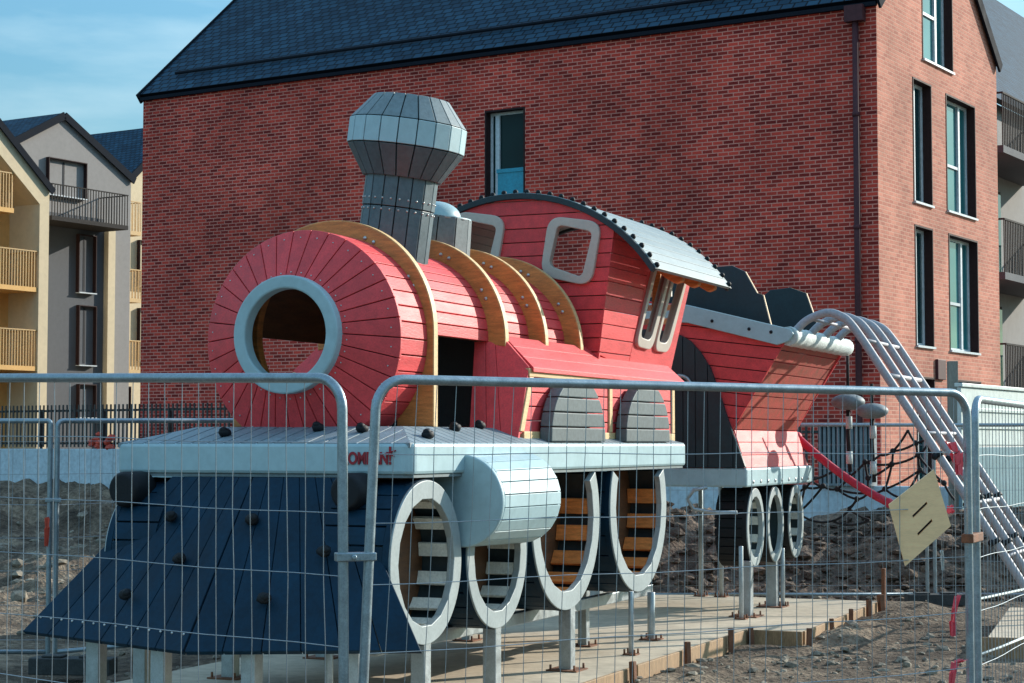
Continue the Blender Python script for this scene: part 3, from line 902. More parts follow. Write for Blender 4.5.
# hoarding at right, parallel with the gable wall
P0 = W(962, 480, 26.8); P0.z = 0
hd_ = empty('site_hoarding', P0, BROT, 'white and teal site hoarding at the right edge behind the fence', 'hoarding')
m = MB(); m.box((0, 0, 1.70), (9, .06, 2.54)); m.build('upper_panel', M['white_panel'], hd_, bevel=.01)
m = MB(); m.box((.01, .004, 0.3), (8.99, .056, 1.695)); m.build('lower_panel', M['teal_panel'], hd_, bevel=.01)
m = MB(); m.box((-.02, -.03, 2.545), (9.02, .09, 2.60)); m.build('top_rail', M['white_panel'], hd_, bevel=.008)
for z in (2.2, 1.95):
    m = MB(); m.box((0, -.025, z), (9, -.002, z + .05)); m.build('batten', M['white_panel'], hd_, bevel=.006)
m = MB(); m.box((-.075, -.075, -.4), (.075, .075, 2.66))
tag(m.build('timber_post', M['old_post'], bevel=.01, loc=(7.08, 30.2, 0.4)), 'weathered timber post standing behind the right fence post', 'post')

# ================================================================== LOCOMOTIVE
HW = 1.124                                   # half width of the footplate
loco = empty('playground_locomotive', TO, TROT, 'big red wooden play locomotive with orange ribs and tall grey chimney', 'playground train')
def arc(cz, r, a0, a1, n, cv=0.0):
    return [(cv + r * math.cos(lerp(a0, a1, k / n)), cz + r * math.sin(lerp(a0, a1, k / n))) for k in range(n + 1)]
def bolts(m, pts, u, r=.016, du=-.012):
    for v, z in pts:
        m.blob(L(u + du * .3, v, z), r, (.7, 1, 1), 8, 5)

# footplate: fascia ring, sloping apron boards
m = MB()
def fasc(m, u0, u1, hw, z0, z1):
    c = .05
    pl = [(u0, -hw + c), (u0, hw - c), (u0 + c, hw), (u1 - c, hw), (u1, hw - c), (u1, -hw + c), (u1 - c, -hw), (u0 + c, -hw)]
    m.prism([L(u, v, z0) for u, v in pl], (0, 0, z1 - z0))
fasc(m, 0, 5.62, HW, 1.535, 1.735)
foot = m.build('footplate', M['pale'], loco, bevel=0.022)
m = MB(); fasc(m, .02, 5.6, HW - .02, 1.515, 1.533); m.build('lower_lip', M['slate_grey'], foot)
m = MB()
ZI, ui0, vi, ui1 = 1.848, .52, .80, 5.1
# front apron
boards(m, [[(-HW + .02, .015), (HW - .02, .015), (vi, ui0), (-vi, ui0)]], lambda v, u: L(u, v, lerp(1.737, ZI, (u - .015) / (ui0 - .015))), (0, 0, -.03), .125, .012, math.pi / 2)
for s in (1, -1):
    boards(m, [[(.015, HW - .02), (5.6, HW - .02), (ui1, vi), (ui0, vi)]], lambda u, v: L(u, s * v, lerp(1.737, ZI, (HW - .02 - v) / (HW - .02 - vi))), (0, 0, -.03), .125, .012, math.pi / 2)
boards(m, [[(-HW + .02, 5.6), (HW - .02, 5.6), (vi, ui1), (-vi, ui1)]], lambda v, u: L(u, v, lerp(1.737, ZI, (5.6 - u) / (5.6 - ui1))), (0, 0, -.03), .125, .012, math.pi / 2)
boards(m, [rect(ui0, ui1, -vi, vi)], lambda u, v: L(u, v, ZI), (0, 0, -.03), .125, .012, math.pi / 2)
m.build('deck_boards', M['deck'], loco, bevel=.004)
# writing on the front beam
def text(body, size, loc, rot, name, mt, par, extr=.002):
    cu = bpy.data.curves.new(name, 'FONT'); cu.body = body; cu.size = size; cu.extrude = extr; cu.offset = .0035
    o = bpy.data.objects.new(name, cu); sc.collection.objects.link(o)
    dg = bpy.context.evaluated_depsgraph_get()
    me = bpy.data.meshes.new_from_object(o.evaluated_get(dg))
    bpy.data.objects.remove(o); bpy.data.curves.remove(cu)
    me.materials.clear(); me.materials.append(mt)
    ob = bpy.data.objects.new(name, me); sc.collection.objects.link(ob)
    ob.parent = par; ob.location = loc; ob.rotation_euler = rot
    return ob
tp = T(341, 468, u=0)
lt = text('KOMPAN!', .107, L(-.006, tp[1], 1.603), (math.pi / 2, 0, -math.pi / 2), 'lettering', M['logo'], foot, .003)
xs_ = [v.co.x for v in lt.data.vertices]
tw_ = T(391, 460, u=0)[1] - tp[1]
k_ = tw_ / (max(xs_) - min(xs_))
lt.scale = (k_, 1.0, 1.0)
# thicken the letters: small star figure over the last mark
m = MB(); cst = (T(390.5, 456, u=0)[1], 1.678)
for a_ in (90, 18, -50, 198, 230):
    a2 = R(a_)
    d_ = Vector((math.cos(a2), math.sin(a2)))
    m.bar(L(-.007, cst[0], cst[1]), L(-.007, cst[0] + d_.x * .042, cst[1] + d_.y * .036), .014, .006)
m.build('logo_figure', M['logo'], foot)

# plow
m = MB()
AT = (-.02, 0, 1.535); 
pts = {}
for s in (1, -1):
    top_o, top_c = (0.0, s * .66, 1.515), (-.06, 0, 1.515)
    bot_o, bot_c = (-.537, s * 1.455, .505), (-.86, 0, .465)
    A, B, C_, D = [Vector(L(*q)) for q in (top_c, top_o, bot_o, bot_c)]
    n_ = (B - A).cross(D - A).normalized()
    if n_.x < 0: n_ = -n_
    def fpl(x, y):      # x across 0..1, y down 0..1
        return A.lerp(B, x).lerp(D.lerp(C_, x), y)
    # boards run down the face: split across
    nb = 6
    for k in range(nb):
        x0, x1 = k / nb + .0022, (k + 1) / nb - .0022
        if k == 0: x0 = 0.006
        # boards stay parallel: top edge narrower than bottom edge
        m.prism([fpl(x0, 0), fpl(x1, 0), fpl(x1, 1), fpl(x0, 1)], n_ * .04)
    pts[s] = (fpl, n_)
plow = m.build('plow', M['navy'], loco, bevel=.004)
m = MB()
for s in (1, -1):
    fpl, n_ = pts[s]
    m.prism([fpl(.01, .005) + n_ * .041, fpl(.99, .005) + n_ * .041, fpl(.985, .975) + n_ * .041, fpl(.01, .975) + n_ * .041], n_ * .02)
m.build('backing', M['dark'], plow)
for s in (1, -1):
    fpl, n_ = pts[s]
    for k in range(14):
        m = MB(); m.blob(fpl((k + .5) / 14, .91) - n_ * .001, .009, (1, 1, 1), 6, 4); m.build('screw', M['bolt'], plow)
def hold(p, nrm, s=.05, par=None):
    m = MB(); n = Vector(nrm).normalized(); r = n.to_track_quat('Z', 'Y').to_matrix()
    m.blob((0, 0, 0), s, (1.0, .8, .62), 10, 7, .08, True, r)
    m.blob(n * s * .35 + r @ Vector((s * .35, 0, 0)), s * .62, (1, .9, .7), 8, 6, .08, True, r)
    return m.build('climbing_hold', M['black'], par, loc=p)
for (px_, py_, s) in [(127, 596, -1), (181, 560, -1), (172, 518, -1), (253, 521, 1), (265, 600, 1), (325, 553, 1)]:
    fpl, n_ = pts[s]
    # intersect the pixel's sight line with the face
    P_ = loco.matrix_world if False else None
    A, B, D = fpl(0, 0), fpl(1, 0), fpl(0, 1)
    rm = Matrix.Rotation(TROT[2], 3, 'Z')
    wA, wn = TO + rm @ A, rm @ n_
    q = hit(px_, py_, wA, wn)
    hold(rm.inverted() @ (q - TO) - n_ * .02, -n_, .05, plow)
for (px_, u_) in [(225, .22), (318, .38), (362, .34), (428, .45), (455, 1.2), (480, 1.75)]:
    py_ = 431
    v_ = T(px_, py_, u=u_)[1]
    z_ = 1.737 + .11 * min(1, u_ / .5) if v_ < .8 else 1.737 + .11 * (HW - v_) / (HW - .8)
    hold(L(u_, v_, z_ + .02), (0, 0, 1), .052, loco)
# buffers
for px_ in (139, 360):
    v_ = T(px_, 488, u=-.02)[1]
    m = MB(); m.tube([L(-.22, v_, 1.43), L(-.19, v_, 1.43), L(.02, v_, 1.43)], [.10, .118, .118], 24)
    m.build('buffer', M['black'], loco, bevel=.01)

# boiler -----------------------------------------------------------
BZ = 2.442
disc_o, disc_i, du_o, du_i = .757, .385, .574, .40
m = MB(); nS = 34
for k in range(nS):
    a0, a1 = ASP * k / nS + .0045, ASP * (k + 1) / nS - .0045
    b0, b1 = ASP * k / nS + .007, ASP * (k + 1) / nS - .007
    am = (a0 + a1) / 2
    q = [(du_i, disc_i, b0), (du_i, disc_i, b1), (du_o, disc_o, a1), (du_o, disc_o, am), (du_o, disc_o, a0)]
    zc = lambda r: BZ + (2.468 - BZ) * (disc_o - r) / (disc_o - disc_i)
    m.prism([L(u, r * math.cos(a), zc(r) + r * math.sin(a)) for u, r, a in q], (.03, 0, 0))
front = m.build('boiler_front', M['red'], loco, bevel=.004)
m = MB(); no = 72
m.ring([L(du_o + .034,   .745 * math.cos(ASP * k / no), BZ + .745 * math.sin(ASP * k / no)) for k in range(no)],
       [L(du_i + .06, .33 * math.cos(ASP * k / no), 2.468 + .33 * math.sin(ASP * k / no)) for k in range(no)], (.01, 0, 0))
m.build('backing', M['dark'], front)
m = MB()
for a_ in range(0, 34, 1):
    a = ASP * (a_ + .5) / 34
    for r_ in (.70, .43):
        uu = lerp(du_i, du_o, (r_ - disc_i) / (disc_o - disc_i))
        m.blob(L(uu - .001, r_ * math.cos(a), lerp(2.468, BZ, (r_ - .4) / .33) + r_ * math.sin(a)), .006, (1, 1, 1), 6, 4)
m.build('screws', M['bolt'], front)
m = MB()
m.ring([L(.335, .402 * math.cos(ASP * k / no), 2.468 + .402 * math.sin(ASP * k / no)) for k in range(no)],
       [L(.335, .312 * math.cos(ASP * k / no), 2.468 + .312 * math.sin(ASP * k / no)) for k in range(no)], (.11, 0, 0))
m.build('ring', M['pale'], front, bevel=.012)
# drum between front and first rib
m = MB()
def barrel(m, u0, u1, r0, r1, cz0, cz1, a0, a1, n, th=.03, gap=.006):
    for k in range(n):
        b0, b1 = lerp(a0, a1, k / n) + gap, lerp(a0, a1, (k + 1) / n) - gap
        q = []
        for (u, r, cz) in ((u0, r0, cz0), (u1, r1, cz1)):
            for rr in (r, r - th):
                for b in (b0, b1): q.append(L(u, rr * math.cos(b), cz + rr * math.sin(b)))
        m.add(q, [(0, 1, 5, 4), (2, 6, 7, 3), (0, 4, 6, 2), (1, 3, 7, 5), (0, 2, 3, 1), (4, 5, 7, 6)])
barrel(m, du_o + .012, .985, disc_o, disc_o, BZ, BZ, 0, ASP, 42)
m.build('boiler_drum', M['red'], loco, bevel=.004)
m = MB(); barrel(m, du_o + .05, .96, disc_o - .034, disc_o - .034, BZ, BZ, 0, ASP, 42, .012, 0); m.build('drum_lining', M['brown'], loco)
RBR, RC = .8, 2.51
m = MB(); barrel(m, 1.05, 4.05, .665, .665, RC, RC, -.02, math.pi + .02, 24); m.build('boiler', M['red'], loco, bevel=.004)
m = MB(); barrel(m, 1.07, 4.03, .631, .631, RC, RC, -.02, math.pi + .02, 30, .014, 0); m.build('boiler_lining', M['brown'], loco)
# ribs
def rib(u, first=False):
    r0, r1 = RBR, (.60 if not first else .60)
    n = 40
    if first:
        out = [(RBR, 1.85)] + arc(RC, RBR, 0, math.pi, n) + [(-RBR, 1.85)]
        inn = [(.52, 1.85)] + arc(RC, .60, -.5, math.pi + .5, n) + [(-.52, 1.85)]
    else:
        out = arc(RC, RBR, -.06, math.pi + .06, n); inn = arc(RC, .64, -.06, math.pi + .06, n)
    m = MB(); m.strip([L(u, v, z) for v, z in out], [L(u, v, z) for v, z in inn], (.075, 0, 0))
    # pale outer edge strip: sunlight put into the edge colour
    rb_ = m.build('rib', M['larch'], loco, bevel=.008)
    m = MB()
    o2 = [(v * 1.0025, RC + (z - RC) * 1.0025 if z > RC else z) for v, z in out]
    o3 = [(v * .996, RC + (z - RC) * .996 if z > RC else z) for v, z in out]
    m.strip([L(u + .008, v, z) for v, z in o2], [L(u + .008, v, z) for v, z in o3], (.06, 0, 0)); m.build('lit_edge_strip', M['larch_pale'], rb_)
    for a_ in (26, 32, 62, 68, 98, 104, 134, 140):
        m = MB(); a = R(a_); m.blob(L(u - .003, .715 * math.cos(a), RC + .715 * math.sin(a)), .015, (.6, 1, 1), 8, 5)
        m.build('bolt', M['bolt'], rb_)
for i, u in enumerate((.985, 2.225, 3.02, 3.785)): rib(u, i == 0)

# chimney (leans a little to the right like the photo)
def lathe_boards(m, prof, base, ax, n, th=.03, gap=.008, phase=0.0):
    """boards round an axis: prof = [(h, r), (h, r)]"""
    ax = Vector(ax).normalized(); e1 = Vector((1, 0, 0)); e1 = (e1 - ax * e1.dot(ax)).normalized(); e2 = ax.cross(e1)
    for k in range(n):
        a0, a1 = ASP * k / n + phase, ASP * (k + 1) / n + phase
        for (h0, r0), (h1, r1) in zip(prof[:-1], prof[1:]):
            q = []
            for h, r in ((h0, r0), (h1, r1)):
                for rr in (r, r - th):
                    for a, sg in ((a0, 1), (a1, -1)):
                        aa = a + sg * gap / max(r, .05) / 2
                        q.append(base + ax * h + (e1 * math.cos(aa) + e2 * math.sin(aa)) * rr)
            m.add(q, [(0, 1, 5, 4), (2, 6, 7, 3), (0, 4, 6, 2), (1, 3, 7, 5), (0, 2, 3, 1), (4, 5, 7, 6)])
cb0 = L(1.66, .115, 2.93); cax = Vector(L(.0, .135, 1.0))
cax.normalize()
base = Vector(cb0)
m = MB(); lathe_boards(m, [(0, .268), (.53, .268)], base, cax, 16)
stack = m.build('chimney_stack', M['chimney'], loco, bevel=.004)
m = MB(); lathe_boards(m, [(.537, .27), (.775, .27)], base, cax, 16); m.build('collar', M['chimney'], stack, bevel=.004)
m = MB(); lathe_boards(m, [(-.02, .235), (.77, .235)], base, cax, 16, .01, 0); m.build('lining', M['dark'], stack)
m = MB()
for k in range(26):
    a = ASP * k / 26; ax = cax; e1 = Vector((1, 0, 0)); e1 = (e1 - ax * e1.dot(ax)).normalized(); e2 = ax.cross(e1)
    for h_ in (.51, .59): m.blob(base + ax * h_ + (e1 * math.cos(a) + e2 * math.sin(a)) * .266, .009, (1, 1, 1), 6, 4)
m.build('screws', M['bolt'], stack)
H0 = .755
m = MB(); lathe_boards(m, [(H0, .292), (H0 + .215, .432)], base, cax, 20); flare = m.build('chimney_flare', M['chimney'], loco, bevel=.004)
m = MB(); lathe_boards(m, [(H0 + .223, .438), (H0 + .405, .438)], base, cax, 20); m.build('chimney_band', M['pale'], loco, bevel=.004)
m = MB(); lathe_boards(m, [(H0 + .412, .432), (H0 + .60, .28)], base, cax, 20); m.build('chimney_cap', M['slate_grey'], loco, bevel=.004)
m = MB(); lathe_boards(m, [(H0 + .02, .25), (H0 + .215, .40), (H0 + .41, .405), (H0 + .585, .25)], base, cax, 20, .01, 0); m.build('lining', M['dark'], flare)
m = MB(); m.tube([base + cax * (H0 + .585), base + cax * (H0 + .597)], .258, 20); m.build('lid', M['chimney'], flare)
# steam dome
db = Vector(L(2.62, -.02, 3.05)); dax = Vector(L(0, .12, 1.0)).normalized()
m = MB(); lathe_boards(m, [(0, .31), (.47, .285)], db, dax, 12); dome = m.build('steam_dome', M['slate_grey'], loco, bevel=.004)
m = MB(); lathe_boards(m, [(0, .275), (.46, .25)], db, dax, 12, .01, 0); m.build('lining', M['dark'], dome)
m = MB(); m.tube([db + dax * .455, db + dax * .475], .28, 24); m.blob(db + dax * .455, .2, (1, 1, .68), 24, 16); m.build('dome_cap', M['pale'], dome)

# side boxes with sloping tops -------------------------------------------------
for s in (1, -1):
    fr_ = [(2.25, .80, 2.5), (2.21, 1.0, 2.305), (2.0, 1.0, 1.765), (1.98, .62, 1.84), (2.2, .56, 2.5)]
    m = MB()
    A, B, C_, D, E_ = [Vector(L(u, s * v, z)) for u, v, z in fr_]
    # three upright boards
    for t0, t1 in ((0, .34), (.35, .64), (.65, 1)):
        tl_, tr_ = E_.lerp(A, t0), E_.lerp(A, t1)
        bl_, br_ = D.lerp(C_, t0), D.lerp(C_, t1)
        q = [bl_, br_] + ([B, tr_] if t1 == 1 else [tr_]) + [tl_]
        m.prism(q, (.035, 0, 0))
    sb = m.build('side_box', M['red'], loco, bevel=.004)
    m = MB()
    top = [(.76, 2.545), (1.03, 2.30)]
    for t0, t1 in ((0, .33), (.335, .66), (.665, 1)):
        p = [L(u, s * lerp(top[0][0], top[1][0], t), lerp(top[0][1], top[1][1], t)) for u, t in ((2.30 - .07 * t0, t0), (5.86, t0), (5.86, t1), (2.30 - .07 * t1, t1))]
        m.prism(p, (0, -s * .0, -.035))
    m.build('sloping_top', M['red'], loco, bevel=.004)
    m = MB()
    boards(m, [[(2.06, 1.80), (5.60, 1.80), (5.60, 2.25), (2.22, 2.25)]], lambda u, z: L(u, s * .965, z), (0, -s * .03, 0), .105, .01)
    m.build('side_panel', M['red'], loco, bevel=.003)
    m = MB()
    yy = .985
    def rail(a, b, w=.07, d=.05): m.bar(L(a[0], s * yy, a[1]), L(b[0], s * yy, b[1]), d, w) if abs(a[1] - b[1]) < .05 else m.bar(L(a[0], s * yy, a[1]), L(b[0], s * yy, b[1]), d, w, (1, 0, 0))
    rail((2.2, 2.262), (5.62, 2.262), .062); rail((2.1, 1.785), (5.62, 1.785), .075)
    m.prism([L(u, s * (yy + .026), z) for u, z in ((2.025, 1.824), (2.10, 1.824), (2.285, 2.229), (2.205, 2.229))], (0, s * .05, 0)); rail((3.95, 1.825), (3.95, 2.229), .07); rail((5.585, 1.825), (5.585, 2.229), .07)
    m.build('trim', M['larch_pale'], loco, bevel=.004)
    for u0, u1 in ((2.46, 3.80), (4.11, 5.43)):
        m = MB(); cu_, hw_ = (u0 + u1) / 2 - .17, (u1 - u0) / 2 * .86
        gp = .008; zz = 1.745; rows = 4; hh = .455
        for k in range(rows):
            z0, z1 = zz + hh * k / rows + gp / 2, zz + hh * (k + 1) / rows - gp / 2
            ww = lambda z: hw_ * max(.0, 1 - ((z - zz) / (hh * 1.13)) ** 2.4) ** .6
            st = 4
            lft_ = [(cu_ - ww(lerp(z0, z1, j / st)), lerp(z0, z1, j / st)) for j in range(st + 1)]
            rgt_ = [(cu_ + ww(lerp(z0, z1, j / st)), lerp(z0, z1, j / st)) for j in range(st + 1)][::-1]
            m.prism([L(u, s * 1.015, z) for u, z in lft_ + rgt_], (0, -s * .10, 0))
        m.build('mudguard', M['mudguard'], loco, bevel=.008)

# cab -----------------------------------------------------------------------
CU0, CU1 = 4.0, 6.1
RCV, RCZ, RR = .12, 2.34, 1.53               # roof circle
def roof_z(v, r=RR): return RCZ + math.sqrt(max(0, r * r - (v - RCV) ** 2))
def cab_wall(u, holes, ext):
    n = 18
    vr_b, vr_t, vl_b, vl_t = .872, 1.02, -.872, -.74
    topz = [(lerp(vr_t, vl_t, k / n), roof_z(lerp(vr_t, vl_t, k / n), RR - .05)) for k in range(n + 1)]
    poly = [(vl_b, 2.38), (vr_b, 2.38)] + topz
    pieces = [poly]
    for h in holes: pieces = cut_hole(pieces, h)
    m = MB(); boards(m, pieces, lambda v, z: L(u, v, z), ext, .118, .009)
    return m
wr = [(T(*p, u=CU0)[1], T(*p, u=CU0)[2]) for p in ((541, 288 - 12), (592, 287), (603, 222), (550, 216))]
wl = [(a - .875, b + .085) for a, b in wr]
def inset(q, d):
    cx = sum(p[0] for p in q) / len(q); cz = sum(p[1] for p in q) / len(q)
    out = []
    for x, z in q:
        out.append((x - math.copysign(d, x - cx), z - math.copysign(d, z - cz)))
    return out
def rounded(q, r, n=6):
    out = []
    N_ = len(q)
    for i in range(N_):
        p0, p1, p2 = Vector(q[i - 1]), Vector(q[i]), Vector(q[(i + 1) % N_])
        a = p1 + (p0 - p1).normalized() * min(r, (p0 - p1).length * .48); b = p1 + (p2 - p1).normalized() * min(r, (p2 - p1).length * .48)
        for k in range(n + 1):
            t = k / n
            out.append(tuple(a * (1 - t) ** 2 + p1 * (2 * t * (1 - t)) + b * t * t))
    return out
cabw = cab_wall(CU0, [inset(wr, .06), inset(wl, .06)], (.03, 0, 0)).build('cab_front', M['red'], loco, bevel=.003)
m = MB()
# dark liner with the same openings
n = 18
poly = [(-.85, 2.40), (.85, 2.40)] + [(lerp(.99, -.72, k / n), roof_z(lerp(.99, -.72, k / n), RR - .08)) for k in range(n + 1)]
for pc in cut_hole(cut_hole([poly], inset(wr, .065)), inset(wl, .065)): m.prism([L(CU0 + .033, v, z) for v, z in pc], (.012, 0, 0))
m.build('lining', M['brown'], cabw)
for q in (wr, wl):
    m = MB(); o_ = rounded(q, .135, 8); i_ = rounded(inset(q, .082), .055, 8)
    m.ring([L(CU0 - .035, v, z) for v, z in o_], [L(CU0 - .035, v, z) for v, z in i_], (.075, 0, 0))
    m.build('window_frame', M['trim'], loco, bevel=.008)
# cab sides: boards, then a window panel with two tall frames
def side_v(z): return lerp(.893, 1.02, (z - 2.64) / .84)
for s in (1, -1):
    off = 0 if s == 1 else -.14
    fs = (lambda u, z: L(u, side_v(z), z)) if s == 1 else (lambda u, z: L(u, -(side_v(z) - .145 * (z - 2.5) * 1.0 - .02), z))
    bot = lambda u: lerp(2.64, 2.40, (u - CU0) / 1.9) - .16
    m = MB()
    ptop = roof_z(1.0) - .03
    pa = [(CU0 + .034, bot(CU0)), (4.78, bot(4.78)), (5.0, 3.45), (CU0 + .034, 3.52)]
    boards(m, [pa], fs, L(0, -s * .03, 0), .118, .009)
    sd_ = m.build('cab_side', M['red'], loco, bevel=.003)
    m = MB()
    pb = [(4.79, bot(4.79)), (5.92, bot(5.9) - .0), (6.24, 3.5), (5.01, 3.5)]
    hole1 = [(4.92, 2.67), (5.21, 2.65), (5.50, 3.40), (5.17, 3.40)]
    hole2 = [(5.42, 2.65), (5.68, 2.65), (6.0, 3.40), (5.70, 3.40)]
    pcs = cut_hole(cut_hole([pb], hole1), hole2)
    for pc in pcs: m.prism([fs(u, z) for u, z in pc], L(0, -s * .03, 0))
    wp = m.build('window_panel', M['red'], loco)
    for h in (hole1, hole2):
        m = MB()
        o_ = [(h[0][0] - .075, h[0][1] - .085), (h[1][0] + .075, h[1][1] - .085), (h[2][0] + .075, h[2][1] + .06), (h[3][0] - .075, h[3][1] + .06)]
        ro, ri = rounded(o_, .12, 7), rounded(h, .09, 7)
        o3 = [fs(u, z) + L(0, s * .03, 0) for u, z in ro]; i3 = [fs(u, z) + L(0, s * .03, 0) for u, z in ri]
        m.ring(o3, i3, L(0, -s * .075, 0))
        m.build('window_frame', M['trim'], loco, bevel=.008)
# cab rear wall frame and inner rungs
m = MB()
for z in (2.86, 2.99, 3.12):
    m.box((0, 0, 0), (1, 1, 1), lambda x, y, k: L(6.16 + .03 * x, lerp(-.6, .8, y), z + .055 * k))
m.build('rungs', M['slat'], loco)
for v in (-.7, .62):
    m = MB(); m.bar(L(6.05, v, 1.85), L(6.05, v + .1, 3.5), .07, .07, (1, 0, 0)); m.build('rear_post', M['larch'], loco)
m = MB(); m.box((0, 0, 0), (1, 1, 1), lambda x, y, z: L(lerp(2.42, 2.45, x), lerp(-.62, .62, y), lerp(1.86, 2.9, z))); m.build('shade_panel', M['dark'], loco)  # dark panel added so the open interior looks shaded
m = MB(); m.prism([L(5.98, -.8, 2.0), L(5.98, .82, 2.0), L(5.98, .84, 2.62), L(5.98, -.8, 2.62)], (.03, 0, 0)); m.build('rear_panel', M['red'], loco)
# roof sheet
vE = 1.40
aE = math.acos((vE - RCV) / RR)
m = MB(); n = 30
boards_a = []
for k in range(n):
    a0, a1 = lerp(aE, math.pi - aE, k / n) + .0018, lerp(aE, math.pi - aE, (k + 1) / n) - .0018
    q = []
    for u in (CU0 - .01, 6.11):
        for rr in (RR, RR - .03):
            for b in (a0, a1): q.append(L(u, RCV + rr * math.cos(b), RCZ + rr * math.sin(b)))
    m.add(q, [(0, 1, 5, 4), (2, 6, 7, 3), (0, 4, 6, 2), (1, 3, 7, 5), (0, 2, 3, 1), (4, 5, 7, 6)])
roof = m.build('cab_roof', M['roof_sheet'], loco, bevel=.003)
m = MB()
for u in (CU0 - .03, 6.095):
    q = [(RCV + (RR - .005) * math.cos(lerp(aE, math.pi - aE, k / 36)), RCZ + (RR - .005) * math.sin(lerp(aE, math.pi - aE, k / 36))) for k in range(37)]
    q2 = [(RCV + (RR - .055) * math.cos(lerp(aE, math.pi - aE, k / 36)), RCZ + (RR - .055) * math.sin(lerp(aE, math.pi - aE, k / 36))) for k in range(37)]
    m.strip([L(u, v, z) for v, z in q], [L(u, v, z) for v, z in q2], (.06, 0, 0))
m.build('roof_bow', M['coal'], roof, bevel=.004)
m = MB(); m.blob((0, 0, 0), .026, (1, 1, 1), 8, 5)
rbolt = None
for u in (CU0 + .015, 6.07):
    for k in range(29):
        a = lerp(aE + .02, math.pi - aE - .02, k / 28)
        if rbolt is None: rbolt = o = m.build('roof_bolt', M['black'], roof)
        else: o = rbolt.copy(); sc.collection.objects.link(o)
        o.location = L(u, RCV + (RR + .008) * math.cos(a), RCZ + (RR + .008) * math.sin(a))
for u in (4.95, 5.42, 5.9):
    m = MB()
    ca_ = [(.62, 3.5), (1.02, 3.44), (1.24, 3.28), (1.31, 3.19), (1.30, 3.15), (1.24, 3.13), (1.14, 3.19), (.95, 3.36), (.62, 3.46)]
    m.prism([L(u, v, z) for v, z in ca_], (.085, 0, 0)); m.build('roof_joist', M['larch'], loco, bevel=.01)

# steam cylinders -----------------------------------------------------------
for s in (1, -1):
    cz_, r_ = 1.348, .31
    m = MB(); nC = 11
    a0_, a1_ = -math.pi / 2, math.pi / 2
    cv = HW - .02
    prof = [(cv + .30 * math.cos(lerp(a0_, a1_, k / 44)), cz_ + r_ * math.sin(lerp(a0_, a1_, k / 44))) for k in range(45)]
    face = [(cv - .28, cz_ + r_)] + prof[::-1] + [(cv - .28, cz_ - r_)]
    m.prism([L(.80, s * v, z) for v, z in face], (.045, 0, 0))
    cyl = m.build('cylinder_front', M['pale'], loco, bevel=.012)
    m = MB()
    for k in range(nC):
        b0, b1 = lerp(a0_, a1_, k / nC) + .01, lerp(a0_, a1_, (k + 1) / nC) - .01
        q = []
        for u, g_ in ((.845, 1.0), (1.80, 1.06)):
            for rr in (1.0, .9):
                for b in (b0, b1): q.append(L(u, s * (cv + .30 * g_ * rr * math.cos(b)), cz_ + r_ * g_ * rr * math.sin(b)))
        m.add(q, [(0, 1, 5, 4), (2, 6, 7, 3), (0, 4, 6, 2), (1, 3, 7, 5), (0, 2, 3, 1), (4, 5, 7, 6)])
    m.build('cylinder_side', M['pale'], loco, bevel=.003)
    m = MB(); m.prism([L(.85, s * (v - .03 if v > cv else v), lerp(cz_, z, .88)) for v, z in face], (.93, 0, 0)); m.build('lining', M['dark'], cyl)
    m = MB(); m.prism([L(1.79, s * v, z) for v, z in face], (.03, 0, 0)); m.build('end_cap', M['pale'], cyl)

